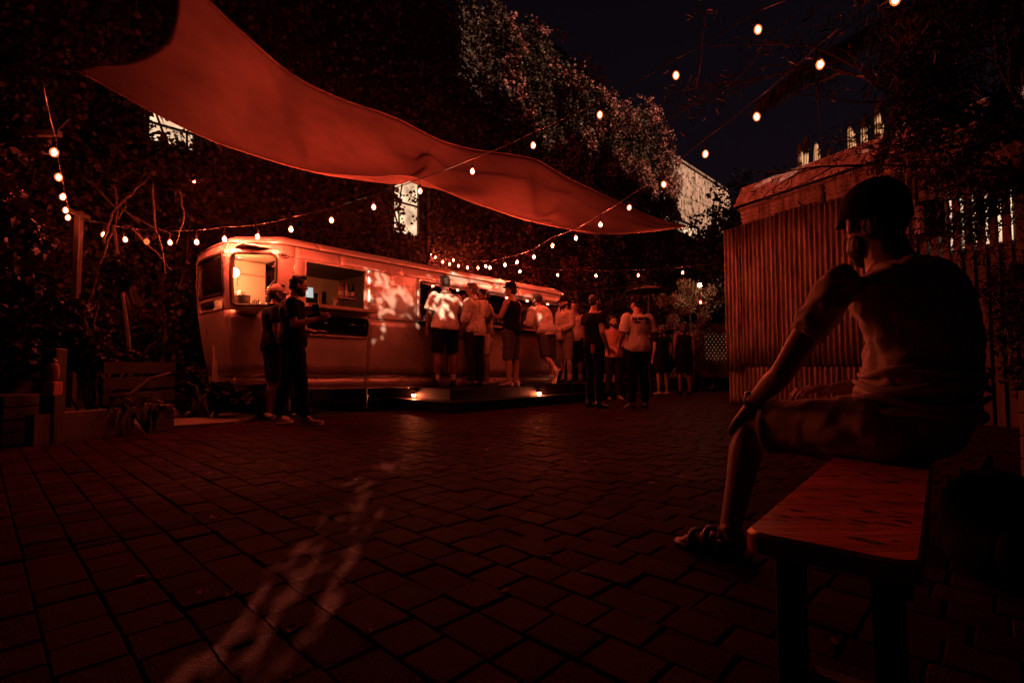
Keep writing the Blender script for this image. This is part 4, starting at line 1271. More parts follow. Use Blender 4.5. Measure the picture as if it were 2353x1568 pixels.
shrub('tree', 'thin dark tree between the planter and the caravan nose', Vector((-5.6, 8.1, 0)), [(0, 0, 1.4, .9, .6, 1.1), (.4, .2, 2.5, .8, .6, .7), (-.6, .2, 3.4, 1.2, .8, 1.2)], 9000, .085, M['leaf_tree'], 'tree', trunk=.08, branches=24)
# bare climbing branches lit by the left bulbs
br = thing('bare_vine', 'bare tangled vine branches beside the left string of bulbs', 'vine', Vector((-4.9, 6.6, 0)))
for k, pts in enumerate(([(205, 690), (232, 600), (262, 520), (292, 470)], [(235, 560), (258, 490), (300, 440)], [(180, 395), (260, 470), (330, 510), (400, 540)], [(262, 420), (270, 480), (262, 540)], [(350, 420), (352, 500), (372, 570), (380, 640)], [(265, 480), (330, 420), (345, 400)], [(410, 430), (425, 500), (405, 560)], [(300, 520), (350, 570), (395, 620)])):
    Y0 = 6.5 + .12 * (k % 4)
    P = [at(x, y, Y0 + .05 * i) - br.location for i, (x, y) in enumerate(pts)]
    Q = []
    for i in range(len(P) - 1):
        for f in range(5): Q.append(P[i].lerp(P[i + 1], f / 5) + Vector((random.uniform(-.012, .012), random.uniform(-.012, .012), random.uniform(-.012, .012))))
    Q.append(P[-1])
    mb = MB(); mb.tube(Q, [.018 * (1 - .7 * i / len(Q)) for i in range(len(Q))], 6); mb.obj('branch', M['bark'], br, smooth=True)
mb = MB(); mb.tube([at(262, 520, 6.5) - br.location, Vector((-.05, 0, 1.0)), Vector((0, 0, 0))], [.02, .03, .04], 7); mb.obj('stem', M['bark'], br)
ps = thing('post', 'rough timber post carrying the left string of bulbs', 'post', Vector((-5.78, 6.75, 0)))
mb = MB(); mb.box((0, 0, 1.38), (.075, .075, 2.76), None, .008); mb.obj('shaft', M['wood_dark'], ps)
mb = MB(); mb.box((.06, -.12, 2.70), (.05, .42, .05), None, .006); mb.obj('arm', M['wood_dark'], ps)
bd_ = thing('sign_board', 'small dark board lit along its lower edge above the left bulbs', 'board', at(112, 312, 4.3))
mb = MB(); mb.box((0, 0, .02), (.19, .05, .05), None, .005); mb.obj('panel', M['wood'], bd_)
mb = MB(); mb.tube([(0, .03, .03), (-.1, .3, .3)], .012, 6); mb.obj('bracket', M['black'], bd_)
# big leaved plant hanging over the planter wall
dp_ = thing('drooping_plant', 'plant with long dark leaves drooping over the planter wall', 'plant', Vector((-3.98, 5.42, .27)))
V0, F0 = [(0, 0, 0), (.10, .032, .012), (.24, 0, -.03), (.10, -.032, .012), (.10, 0, 0)], [(0, 4, 1), (1, 4, 2), (2, 4, 3), (3, 4, 0)]
bl = mesh_obj('leaf', V0, F0, M['leaf_dark']); lme = bl.data; bpy.data.objects.remove(bl)
for k in range(40):
    o = bpy.data.objects.new('leaf', lme); f = random.random()
    o.location = (random.uniform(-.02, .22), random.uniform(-.32, .22), random.uniform(-.2, .12) if k % 2 else random.uniform(0, .15))
    o.rotation_euler = (random.uniform(-.5, .5), random.uniform(.3, 1.5), random.uniform(-2.4, .6)); s_ = random.uniform(.6, 1.2); o.scale = (s_, s_, s_)
    link(o, dp_)
mb = MB()
for k in range(6): mb.tube([(0, 0, 0), (random.uniform(0, .1), random.uniform(-.15, .15), .12), (random.uniform(.1, .2), random.uniform(-.28, .2), random.uniform(-.1, .05))], .006, 5)
mb.obj('stem', M['bark'], dp_)
lg = MB(); lg.tube([at(255, 915, 5.2), at(300, 905, 5.4), at(345, 870, 5.6), at(392, 856, 5.8)], [.03, .026, .02, .012], 7)
tag(lg.obj('bent_branch', M['bark'], smooth=True), 'bare bent branch rising from the planter soil', 'branch')

# ------------------------------------------------------------------ upper right: palm and bare branched tree
palm = thing('palm_tree', 'palm whose long fronds arch in from the upper right over the shed', 'palm tree', Vector((4.6, 5.1, 0)))
def frond(P, L, droop, nm=60, seed=0):
    """P control points (world), L leaflet length"""
    P = [Vector(p) - palm.location for p in P]
    def pt(f):
        x = f * (len(P) - 1); i = min(int(x), len(P) - 2); g_ = x - i
        p0, p1, p2, p3 = P[max(0, i - 1)], P[i], P[i + 1], P[min(len(P) - 1, i + 2)]
        return .5 * ((2 * p1) + (p2 - p0) * g_ + (2 * p0 - 5 * p1 + 4 * p2 - p3) * g_ ** 2 + (-p0 + 3 * p1 - 3 * p2 + p3) * g_ ** 3)
    mb = MB(); mb.tube([pt(k / 24) for k in range(25)], [.018 * (1 - .8 * k / 24) for k in range(25)], 6)
    r = mb.obj('frond', M['palm'], palm, smooth=True)
    lf = MB()
    for k in range(nm):
        f = .06 + .93 * k / nm
        p = pt(f); t = (pt(min(1, f + .01)) - pt(max(0, f - .01))).normalized()
        s = t.cross(Vector((0, 0, 1))).normalized()
        for sg in (-1, 1):
            ln = L * (.45 + .55 * math.sin(math.pi * min(1, .15 + .85 * f)) ) * random.uniform(.85, 1.1)
            d = (s * sg * .75 + t * .65 + Vector((0, 0, -.15 + random.uniform(-.2, .2)))).normalized()
            pts = []
            q = p.copy()
            for j in range(5):
                pts.append(q.copy())
                d = (d + Vector((0, 0, -droop * (.35 + .3 * j)))).normalized()
                q += d * ln / 4
            wdt = .016
            V = []
            for j, a in enumerate(pts):
                dd = (pts[min(j + 1, 4)] - pts[max(0, j - 1)]).normalized()
                n_ = dd.cross(Vector((0, 0, 1)));  n_ = n_.normalized() if n_.length > 1e-5 else s
                w_ = wdt * (1 - (j / 4) ** 2 * .9)
                V += [a + n_ * w_, a - n_ * w_ ]
            lf.add(V, [(2 * j, 2 * j + 1, 2 * j + 3, 2 * j + 2) for j in range(4)])
    lf.obj('leaflet', M['palm'], r, kind='stuff')
crown = at(2390, -60, 4.7)
palm.location = (crown.x, crown.y, 0)
frond([crown, at(2200, -40, 4.8), at(2000, 60, 4.9), at(1850, 150, 5.0), at(1742, 235, 5.1)], .42, .55, 150)
frond([crown, at(2280, 0, 5.2), at(2150, 120, 5.6), at(2060, 250, 5.9), at(2010, 380, 6.1)], .40, .6, 130)
frond([crown, at(2330, 120, 5.2), at(2270, 260, 5.5), at(2200, 360, 5.8), at(2130, 410, 6.0)], .38, .6, 110)
frond([crown, at(2300, -160, 4.4), at(2180, -150, 4.1), at(2050, -60, 3.9)], .42, .5, 70)
frond([crown, at(2420, 80, 4.9), at(2380, 260, 5.0), at(2330, 420, 5.2)], .4, .6, 60)
mb = MB(); ck = crown - palm.location
mb.tube([(0, 0, -.1), (.05, .02, ck.z * .5), ck], [.19, .15, .13], 12); mb.obj('trunk', M['bark'], palm, smooth=True)

nt2 = thing('bare_branched_tree', 'thin branched tree with needle like leaves hanging over the right edge', 'tree', Vector((4.4, 4.1, 0)))
random.seed(21)
tips = []
bmb = MB()
def grow(p, d, L, r, lev):
    P = [p.copy()]; q = p.copy(); n = 6
    for k in range(n):
        d = (d + Vector((random.uniform(-.22, .22), random.uniform(-.22, .22), random.uniform(-.16, .12)))).normalized()
        q = q + d * L / n; P.append(q.copy())
        if lev < 3 and k >= 1 and random.random() < .72:
            sd = (d + Vector((random.uniform(-1, 1), random.uniform(-1, 1), random.uniform(-.7, .5)))).normalized()
            grow(q, sd, L * random.uniform(.45, .68), r * .55, lev + 1)
        if lev >= 2: tips.append(q.copy())
    bmb.tube(P, [r * (1 - .75 * i / n) for i in range(n + 1)], 5)
    tips.append(q.copy())
top = at(2420, 330, 4.1) - nt2.location
bmb.tube([(0, 0, -.1), (.0, 0, 1.2), (.05, .02, 2.4), top], [.11, .10, .085, .07], 8)
for tgt in ((1900, 200, 4.3), (2100, 60, 4.2), (2210, 250, 4.0), (2240, 430, 4.4), (2120, 330, 4.6), (2300, 520, 4.2), (2000, 330, 4.8), (2250, 120, 3.7), (2330, 700, 4.2)):
    e = at(*tgt) - nt2.location
    grow(top + Vector((random.uniform(-.1, .1), 0, random.uniform(-.5, .3))), (e - top).normalized() + Vector((0, 0, .15)), (e - top).length * 1.05, .028, 1)
bmb.obj('branch', M['bark'], nt2, smooth=True)
ok_t = [t for t in tips if (lambda w: 1176 + 1176 * w.x / w.y > 2080 or random.random() < .10)(t + nt2.location)]
def in_view_of_screen(p):
    w = p + nt2.location; x = 1176 + 1176 * w.x / w.y; y = 840 - 1176 * (w.z - CAM_H) / w.y
    return 2060 < x < 2330 and 300 < y < 600
ok_t = [t for t in ok_t if not in_view_of_screen(t) or random.random() < .2]
pts = np.array([tuple(random.choice(ok_t) + Vector((random.gauss(0, .10), random.gauss(0, .10), random.gauss(0, .09)))) for _ in range(15000)])
leaves('foliage', pts, .085, M['leaf_dark'], nt2, 'stuff', asp=.07)
random.seed(31)
shrub('shrub', 'dark dense shrub at the right edge behind the seated man', Vector((5.6, 5.2, 0)), [(.1, 0, .9, .8, .7, .8), (.5, -.6, 1.1, .7, .6, .9)], 6000, .08, M['leaf_dark'], 'shrub', trunk=.06, asp=.2)
mb = MB()
tub = thing('planter_tub', 'tall timber planter box cut off by the right edge of the picture', 'planter', Vector((2.83, 2.42, 0)))
for k in range(5):
    mb = MB(); mb.box((0, -.22, .06 + k * .115), (.5, .03, .108), None, .004); mb.obj('board', M['wood'], tub)
    mb = MB(); mb.box((-.235, 0, .06 + k * .115), (.03, .405, .108), None, .004); mb.obj('board', M['wood'], tub)
mb = MB(); mb.box((.01, .01, .28), (.43, .38, .5)); mb.obj('soil', M['ground'], tub)

# ------------------------------------------------------------------ people
def rem(o, vox, smooth=3, fold=0.0, fscale=.12):
    r = o.modifiers.new('remesh', 'REMESH'); r.mode = 'VOXEL'; r.voxel_size = vox; r.use_smooth_shade = True
    s = o.modifiers.new('smooth', 'SMOOTH'); s.iterations = smooth; s.factor = .5
    if fold > 0:
        tx = bpy.data.textures.new('folds', 'CLOUDS'); tx.noise_scale = fscale; tx.noise_depth = 1
        d = o.modifiers.new('folds', 'DISPLACE'); d.texture = tx; d.strength = fold; d.mid_level = .5; d.texture_coords = 'LOCAL'
    return o
def lerp(a, b, f): return a + (b - a) * f
SECT = [(-.04, .125, .10), (0.02, .158, .118), (.12, .168, .125), (.28, .150, .112), (.42, .142, .106), (.58, .158, .114), (.76, .178, .120), (.87, .172, .108), (.94, .120, .085), (.985, .075, .068), (1.04, .056, .058)]
def torso(mb, J, f0, f1, fat, ease, pad_ry=0.0, seg=18, belly=0.0, n=16, flare=0.0):
    pel = (J['hipL'] + J['hipR']) / 2; nk = J['neck']
    sh = (J['shL'] + J['shR']) / 2
    sp0 = (J['hipR'] - J['hipL']).normalized(); sp1 = (J['shR'] - J['shL']).normalized()
    P = []; R = []; S_ = []
    for i in range(n + 1):
        f = f0 + (f1 - f0) * i / n
        c = pel.lerp(nk, f)
        bend = J.get('bend', Vector((0, 0, 0)))
        c = c + bend * math.sin(math.pi * max(0, min(1, f)))
        rx = np.interp(f, [q[0] for q in SECT], [q[1] for q in SECT]); ry = np.interp(f, [q[0] for q in SECT], [q[2] for q in SECT])
        g_ = fat if f < .9 else 1 + (fat - 1) * .4
        e = ease * (1 if f < .93 else .35)
        if flare and f < .35: e += flare * (.35 - f) / .35
        P.append(c); S_.append(sp0.lerp(sp1, max(0, min(1, f))))
        R.append((rx * g_ + e, ry * g_ + e + belly * math.exp(-((f - .35) / .2) ** 2)))
    mb.tube(P, R, seg, side=S_)
def polycut(pts, rads, f0, f1, n=8):
    """sub-polyline of pts between fractions, with radii"""
    L = [0]
    for a, b in zip(pts[:-1], pts[1:]): L.append(L[-1] + (b - a).length)
    T = L[-1]; out = []; rr = []
    for i in range(n + 1):
        x = (f0 + (f1 - f0) * i / n) * T
        k = max(j for j in range(len(L)) if L[j] <= x + 1e-9); k = min(k, len(pts) - 2)
        f = (x - L[k]) / max(1e-6, L[k + 1] - L[k])
        out.append(pts[k].lerp(pts[k + 1], f)); rr.append(lerp(rads[k], rads[k + 1], f))
    return out, rr
def arm(J, s):
    sh, el, wr = J['sh' + s], J['el' + s], J['wr' + s]
    pts = [sh, sh.lerp(el, .35), sh.lerp(el, .75), el, el.lerp(wr, .25), el.lerp(wr, .65), wr]
    return pts, [.056, .052, .045, .040, .042, .034, .027]
def leg(J, s):
    h, k, a = J['hip' + s], J['kn' + s], J['an' + s]
    back = (h - k).cross(J['hipR'] - J['hipL']).normalized()
    if back.dot((J['toe' + s] - a)) > 0: back = -back
    pts = [h, h.lerp(k, .25), h.lerp(k, .7), k, k.lerp(a, .28) + back * .016, k.lerp(a, .6) + back * .008, a]
    return pts, [.088, .084, .066, .054, .057, .044, .034]
def hand(mb, wr, d, pn, sc=1.0, curl=.5, thumb=1, seg=6):
    """d = finger direction, pn = palm normal (palm faces pn)"""
    d = d.normalized(); pn = (pn - d * pn.dot(d)).normalized(); w = d.cross(pn)
    mb.tube([wr - d * .02, wr + d * .03 * sc, wr + d * .085 * sc], [(.024 * sc, .018 * sc), (.036 * sc, .016 * sc), (.038 * sc, .012 * sc)], 8, side=[w] * 3)
    for k, (o, L) in enumerate(((-.029, .070), (-.010, .080), (.010, .075), (.028, .058))):
        p = wr + d * .080 * sc + w * o * sc
        dd = (d + w * (o * 2.5)).normalized(); P = [p - dd * .02]
        for j, (fl, cu) in enumerate(((.45, .35), (.32, .9), (.23, 1.2))):
            dd = (dd + pn * curl * cu * (1 + .12 * k)).normalized(); p = p + dd * L * fl * sc; P.append(p)
        mb.tube(P, [.0095 * sc, .0092 * sc, .0085 * sc, .0062 * sc], seg)
    p = wr + d * .025 * sc - w * .030 * sc * thumb
    P = [wr + d * .012 * sc - w * .012 * sc * thumb, p, p + (d * .7 - w * .55 * thumb + pn * .25 * curl) .normalized() * .035 * sc, p + (d * .85 - w * .35 * thumb + pn * .4 * curl).normalized() * .062 * sc]
    mb.tube(P, [.013 * sc, .0125 * sc, .0105 * sc, .0075 * sc], seg)
def rotZX(yaw, pitch, roll=0):
    return Matrix.Rotation(yaw, 3, 'Z') @ Matrix.Rotation(pitch, 3, 'X') @ Matrix.Rotation(roll, 3, 'Y')
def head(mb, c, R, beard=False):
    def B(o, r): mb.ball(c + R @ Vector(o), r, R, 14, 10)
    B((0, -.004, .018), (.076, .096, .092))          # skull
    B((0, .022, -.035), (.062, .070, .080))          # face
    B((0, .050, -.088), (.034, .034, .026))          # chin
    B((0, .088, .012), (.044, .014, .012))           # brow
    B((.032, .080, -.032), (.022, .016, .018)); B((-.032, .080, -.032), (.022, .016, .018))
    mb.tube([c + R @ Vector((0, .088, .004)), c + R @ Vector((0, .104, -.022)), c + R @ Vector((0, .112, -.036)), c + R @ Vector((0, .094, -.044))], [.008, .011, .013, .008], 8)
    B((0, .085, -.064), (.024, .012, .008))          # lips
    for s in (-1, 1):
        mb.ball(c + R @ Vector((.078 * s, -.008, -.022)), (.010, .020, .032), R @ Matrix.Rotation(.25 * s, 3, 'Z'), 8, 6)
STAND = dict(hipL=(-.092, 0, .92), hipR=(.092, 0, .92), knL=(-.105, .015, .50), knR=(.105, .015, .50), anL=(-.115, -.015, .085), anR=(.115, -.015, .085),
             toeL=(-.14, .16, .03), toeR=(.14, .16, .03), neck=(0, -.01, 1.50), shL=(-.185, -.01, 1.435), shR=(.185, -.01, 1.435),
             elL=(-.235, -.03, 1.15), elR=(.235, -.03, 1.15), wrL=(-.235, .06, .91), wrR=(.235, .06, .91), head=(0, .025, 1.655))
def person(label, loc, face, h=1.76, pose=None, fat=1.0, top=None, bottom=None, shoe='black_cloth', hat=None, hair='hair', beard=None, glasses=False, yaw=0, pitch=0, skin='skin', vox=.011, sock=None, handd=None, group=None, hold=None, boots=False, bend=None):
    """face: Vector the body faces.  Local frame: x right, y forward"""
    ang = math.atan2(face.y, face.x) - math.pi / 2
    k = h / 1.775
    root = thing('person', label, 'person', loc, ang, group)
    J = {n: Vector(v) for n, v in STAND.items()}
    for n, v in (pose or {}).items(): J[n] = Vector(v)
    J = {n: v * k for n, v in J.items()}
    if bend: J['bend'] = Vector(bend)
    HR = rotZX(math.radians(yaw), math.radians(pitch))
    hc = J['head']
    mb = MB()
    torso(mb, J, -.04, 1.04, fat * k, -.012)
    mb.tube([J['neck'] - Vector((0, 0, .05)), J['neck'].lerp(hc, .45), hc + Vector((0, 0, -.03))], [.062 * k, .054 * k, .054 * k], 10)
    head(mb, hc, HR)
    for s in 'LR':
        P, R = arm(J, s); mb.tube(P, [r * k * (.6 + .4 * fat) for r in R], 10)
        mb.ball(J['sh' + s], .055 * k * fat, None, 10, 8)
        P, R = leg(J, s); mb.tube(P, [r * k * (.4 + .6 * fat) for r in R], 12)
        P = [J['an' + s], J['an' + s].lerp(J['toe' + s], .4) - Vector((0, 0, .03)), J['toe' + s]]
        mb.tube(P, [.034, .032, .018], 8)
        if handd and s in handd: d, pn, cu = handd[s]
        else:
            d = (J['wr' + s] - J['el' + s]).normalized(); pn = Vector((1 if s == 'L' else -1, .1, 0)); cu = .35
        hand(mb, J['wr' + s], Vector(d), Vector(pn), k, cu, thumb=(1 if s == 'L' else -1))
    b = mb.obj('body', M[skin], root, smooth=True); rem(b, vox, 2)
    # eyes
    for s in (-1, 1):
        e = MB(); e.ball(hc + HR @ Vector((.031 * s, .088, -.010)), (.012, .008, .006), HR, 8, 6); e.obj('eye', M['eye'], root)
    # top
    if top:
        mb = MB()
        ea = top.get('ease', .014) + .004
        torso(mb, J, top.get('hem', -.02), top.get('neck', .955), fat * k, ea, belly=top.get('belly', 0), flare=top.get('flare', .020))
        sl = top.get('sleeve', .3)
        for s in 'LR':
            if sl > 0:
                P, R = arm(J, s); P, R = polycut(P, R, 0, sl, 8)
                n = len(P)
                mb.tube(P, [(r * k * (.75 + .25 * fat) + ea * .55 + .006 + top.get('cuff', .012) * i / n) for i, r in enumerate(R)], 12)
                mb.ball(J['sh' + s] - Vector((0, 0, .006)), (.050 * k + ea * .5 + .004), None, 12, 8)
            elif top.get('strap', True):
                a = J['sh' + s].lerp(J['neck'], .45)
        if sl <= 0:
            pass
        t = mb.obj(top.get('name', 'shirt'), M[top['mat']], root, smooth=True)
        rem(t, vox * 1.05, 2, top.get('fold', .022), top.get('fs', .10))
        if top.get('collar'):
            c_ = MB(); fr = (J['shR'] - J['shL']).normalized()
            cc = J['neck'] + Vector((0, 0, -.005)); fw = Vector((-fr.y, fr.x, 0))
            c_.tube([cc + fr * (.072 * k * math.cos(a)) + fw * (.072 * k * math.sin(a)) + Vector((0, 0, .008 - .02 * max(0, math.sin(a)))) for a in [math.radians(100 + x * 20) for x in range(18)]], (.010, .020), 6)
            c_.obj('collar', M[top['mat']], t, smooth=True)
    if bottom:
        mb = MB(); eb = bottom.get('ease', .016)
        if bottom.get('skirt'):
            pel = (J['hipL'] + J['hipR']) / 2
            z1 = bottom['len']
            sd = (J['hipR'] - J['hipL']).normalized()
            mb.tube([pel + Vector((0, 0, .16 * k)), pel + Vector((0, 0, .05 * k)), pel - Vector((0, 0, (z1) * .5)), pel - Vector((0, 0, z1))], [(.15, .115), (.185, .135), (.20, .15), (.215, .17)], 18, side=[sd] * 4)
        else:
            torso(mb, J, -.05, bottom.get('waist', .14), fat * k, min(eb, .016))
            for s in 'LR':
                P, R = leg(J, s); P, R = polycut(P, R, 0, bottom.get('len', .97), 12)
                n = len(P)
                mb.tube(P, [max(r * k * (.4 + .6 * fat) + eb, (bottom.get('wide', .055)) * k) + bottom.get('flare', 0) * i / n for i, r in enumerate(R)], 14)
                mb.ball(J['hip' + s], .092 * k * fat + eb, None, 12, 8)
        t = mb.obj('skirt' if bottom.get('skirt') else ('trousers' if bottom.get('len', .97) > .8 else 'shorts'), M[bottom['mat']], root, smooth=True)
        rem(t, vox * 1.05, 2, bottom.get('fold', .020), .09)
    for s in 'LR':
        a, t_ = J['an' + s], J['toe' + s]
        d = (t_ - a); fl = Vector((d.x, d.y, 0))
        up = Vector((0, 0, 1))
        tilt = (pose or {}).get('tilt' + s)
        if tilt:
            ax = Vector(tilt).normalized()
        fw = fl.normalized() if fl.length > 1e-4 else Vector((0, 1, 0))
        if tilt: fw = ax; up = (J['kn' + s] - a).normalized(); up = (up - fw * up.dot(fw)).normalized()
        sd = fw.cross(up)
        zb = -.085 * k
        mb = MB()
        o = a + up * zb
        pr = [(-.062, .030, .030, .040), (-.045, .036, .040, .052), (.0, .038, .042, .058), (.05, .042, .034, .040), (.11, .046, .028, .030), (.16, .042, .024, .026), (.188, .026, .016, .020)]
        mb.tube([o + fw * y + up * zc for y, rx, rz, zc in pr], [(rx, rz) for y, rx, rz, zc in pr], 12, side=[sd] * len(pr))
        if boots: mb.tube([a + up * -.03, a + up * .08, a + up * .16], [.045, .046, .05], 12)
        sh_ = mb.obj('shoe', M[shoe], root, smooth=True); rem(sh_, .009, 2)
        mb = MB(); mb.tube([o + fw * y + up * .010 for y in (-.062, -.03, .05, .12, .17, .19)], [(.032, .012), (.042, .013), (.046, .013), (.050, .013), (.044, .013), (.024, .012)], 10, side=[sd] * 6)
        mb.obj('sole', M['sock'] if shoe in ('shoe',) else M['rubber'], sh_, smooth=True)
        if sock:
            P, R = leg(J, s); P, R = polycut(P, R, sock, .995, 4); mb = MB()
            mb.tube(P, [r * k + .006 for r in R], 12); mb.obj('sock', M['sock'], root, smooth=True)
    # hair, hats
    H = lambda o: hc + HR @ Vector(o)
    if hair:
        mb = MB(); mb.ball(H((0, -.016, .034)), (.083, .098, .090), HR, 18, 12); mb.ball(H((0, -.042, -.012)), (.074, .070, .072), HR, 14, 10)
        if hair_long.get(label): 
            mb.tube([H((0, -.06, .0)), H((0, -.085, -.10)), H((0, -.075, -.19))], [.07, .06, .035], 12)
        else: mb.ball(H((0, .045, .098)), (.060, .050, .030), HR, 12, 8)
        hh = mb.obj('hair', M[hair], root, smooth=True); rem(hh, .009, 1, .012, .03)
    if beard:
        mb = MB(); mb.ball(H((0, .050, -.100)), (.046, .046, .045), HR, 12, 8); mb.ball(H((.045, .022, -.075)), (.022, .045, .045), HR, 10, 8); mb.ball(H((-.045, .022, -.075)), (.022, .045, .045), HR, 10, 8); mb.ball(H((0, .092, -.055)), (.026, .010, .006), HR, 10, 6)
        bb = mb.obj('beard', M[beard], root, smooth=True); rem(bb, .008, 1, .01, .03)
    if glasses:
        mb = MB()
        for s in (-1, 1):
            mb.tube([H((.033 * s + .024 * math.cos(a), .106, -.010 + .018 * math.sin(a))) for a in [x * math.pi / 8 for x in range(17)]], .0028, 5)
            mb.tube([H((.057 * s, .104, -.006)), H((.080 * s, .0, -.008))], .0028, 5)
        mb.tube([H((-.01, .108, -.008)), H((.01, .108, -.008))], .0028, 5)
        mb.obj('glasses', M['black'], root)
    if hat:
        mb = MB()
        hm = M[hat.get('mat', 'black_cloth')]
        if hat['kind'] == 'cap':
            V = []; F = []; n = 20; m_ = 8
            for j in range(m_ + 1):
                t_ = j / m_ * math.pi / 2
                for i in range(n):
                    a = 2 * math.pi * i / n
                    V.append(H((.089 * math.cos(t_) * math.cos(a), -.006 + .106 * math.cos(t_) * math.sin(a), .022 + .105 * math.sin(t_) ** .85 - (.03 if j == 0 else 0) * (1 if math.sin(a) < 0 else .2))))
            for j in range(m_):
                for i in range(n): F.append((j * n + i, j * n + (i + 1) % n, (j + 1) * n + (i + 1) % n, (j + 1) * n + i))
            F.append(tuple(range(n - 1, -1, -1)))
            mb.add(V, F); mb.ball(H((0, -.006, .128)), (.009, .009, .005), HR, 8, 5)
            c = mb.obj('cap', hm, root, smooth=True)
            sgn = -1 if hat.get('back') else 1
            V = []; n = 10
            for lay in (0, -.006):
                for i in range(n + 1):
                    x = -1 + 2 * i / n
                    yi = .092 * math.sqrt(max(0, 1 - (x * .82) ** 2)) - .01; yo = yi + .072 * (1 - .55 * x * x) ** .5
                    zz = .028 - .016 * x * x + lay
                    V += [H((.076 * x, sgn * yi, zz + .004)), H((.080 * x, sgn * yo, zz - .012))]
            q = 2 * (n + 1); F = []
            for i in range(n):
                F += [(2 * i, 2 * i + 1, 2 * i + 3, 2 * i + 2), (q + 2 * i + 2, q + 2 * i + 3, q + 2 * i + 1, q + 2 * i), (2 * i + 1, q + 2 * i + 1, q + 2 * i + 3, 2 * i + 3)]
            mesh_obj('brim', V, F, hm, c, smooth=True)
        else:
            mb.lathe((0, 0, 0), [(.150, -.004), (.152, .0), (.100, .010), (.096, .06), (.088, .085), (.05, .092), (.0, .09)], 24)
            c = mb.obj('hat', hm, root, smooth=True); c.location = H((0, -.005, .058)); c.rotation_euler = HR.to_euler()
            mb = MB(); mb.lathe((0, 0, .010), [(.1005, 0), (.099, .022)], 24); mb.obj('hat_band', M['dark_cloth'], c)
    return root, J, HR, k
hair_long = {}
FI = I.copy()                                        # facing the bar
def mixdir(a, b, f): return (a * (1 - f) + b * f).normalized()
RT = U.copy()                                        # right hand direction when facing the bar
PZ = .347
# --- the two men at the hatch
pt = gnd(668, 975)
person('man in black tee and trousers reaching to the hatch counter beside the caravan nose', pt, Vector((.93, .36, 0)), 1.80,
       pose=dict(hipL=(-.09, -.02, .93), hipR=(.09, .02, .93), knL=(-.10, -.05, .50), knR=(.11, .10, .51), anL=(-.12, -.14, .085), anR=(.11, .17, .085), toeL=(-.22, .0, .03), toeR=(.13, .36, .03),
                 elR=(.25, .02, 1.16), wrR=(.20, .27, 1.24), elL=(-.22, .02, 1.15), wrL=(-.17, .26, 1.10), head=(0, .05, 1.655)),
       top=dict(mat='black_cloth', sleeve=.36, ease=.022, hem=-.04, cuff=.02), bottom=dict(mat='black_cloth', len=.97, ease=.028, wide=.075), shoe='shoe', beard='hair', yaw=6, pitch=-4, vox=.009, skin='skin', fat=1.04,
       handd=dict(R=((.15, .9, .35), (-.9, .1, .1), .3), L=((.3, .9, .1), (.4, 0, -.9), .5)))
person('man in dark shirt and baseball cap standing behind the man at the hatch', gnd(626, 964), Vector((.80, .60, 0)), 1.77,
       pose=dict(elL=(-.25, -.06, 1.16), wrL=(-.23, .10, .95)), top=dict(mat='black_cloth', sleeve=.34, ease=.024, hem=-.05, collar=True), bottom=dict(mat='dark_cloth', len=.50, ease=.03, wide=.09), shoe='shoe_pale', beard='hair', hat=dict(kind='cap', mat='beige'), yaw=-8, skin='skin_tan')
# --- the queue on the platform
person('broad man in white short sleeved shirt and black shorts, leftmost on the platform', TW(2.52, -.36, PZ), mixdir(FI, RT, .10), 1.84, fat=1.20,
       pose=dict(hipL=(-.105, 0, .92), hipR=(.105, 0, .92), knL=(-.145, .0, .50), knR=(.145, 0, .50), anL=(-.16, 0, .085), anR=(.16, 0, .085), toeL=(-.20, .15, .03), toeR=(.20, .15, .03), shL=(-.205, -.01, 1.435), shR=(.205, -.01, 1.435), elL=(-.28, .02, 1.16), elR=(.285, .02, 1.16), wrL=(-.25, .12, .93), wrR=(.29, .10, .92)),
       top=dict(mat='white', sleeve=.46, ease=.030, hem=-.03, collar=True, cuff=.035, fold=.02), bottom=dict(mat='black_cloth', len=.44, ease=.03, wide=.10), shoe='leather', boots=True, sock=.86, yaw=4, skin='skin_tan')
person('man in untucked pale shirt with rolled sleeves and dark trousers at the bar', TW(3.0, -.56, PZ), mixdir(FI, -RT, .12), 1.76,
       pose=dict(elL=(-.27, -.02, 1.16), wrL=(-.25, .10, .96), elR=(.25, .05, 1.16), wrR=(.20, .27, 1.10), neck=(.0, .02, 1.49), head=(-.01, .06, 1.645)),
       top=dict(mat='cream', sleeve=.68, ease=.030, hem=-.12, collar=True, cuff=.012, fold=.032, fs=.08), bottom=dict(mat='dark_cloth', len=.98, ease=.026, wide=.075), shoe='leather', hair='hair_grey', yaw=14)
person('person in glasses and pale shirt leaning sideways on the bar between two men', TW(3.42, -.36, PZ), mixdir(-RT, FI, .35), 1.70,
       pose=dict(elL=(-.26, .12, 1.12), wrL=(-.10, .33, 1.16), elR=(.25, .05, 1.14), wrR=(.12, .28, 1.14)),
       top=dict(mat='beige', sleeve=.40, ease=.022, hem=-.06, collar=True), bottom=dict(mat='white', len=.42, ease=.025, wide=.09), shoe='shoe_pale', glasses=True, beard='hair')
person('man in black tank top, flat brimmed hat and denim shorts at the bar', TW(3.62, -.82, PZ), mixdir(FI, -RT, .18), 1.78,
       pose=dict(elL=(-.26, .07, 1.17), wrL=(-.17, .27, 1.22), elR=(.25, .02, 1.15), wrR=(.20, .20, 1.02)),
       top=dict(mat='black_cloth', name='tank_top', sleeve=0, ease=.016, hem=-.06, neck=.94), bottom=dict(mat='denim', len=.55, ease=.03, wide=.095), shoe='shoe_pale', hat=dict(kind='hat'), yaw=18)
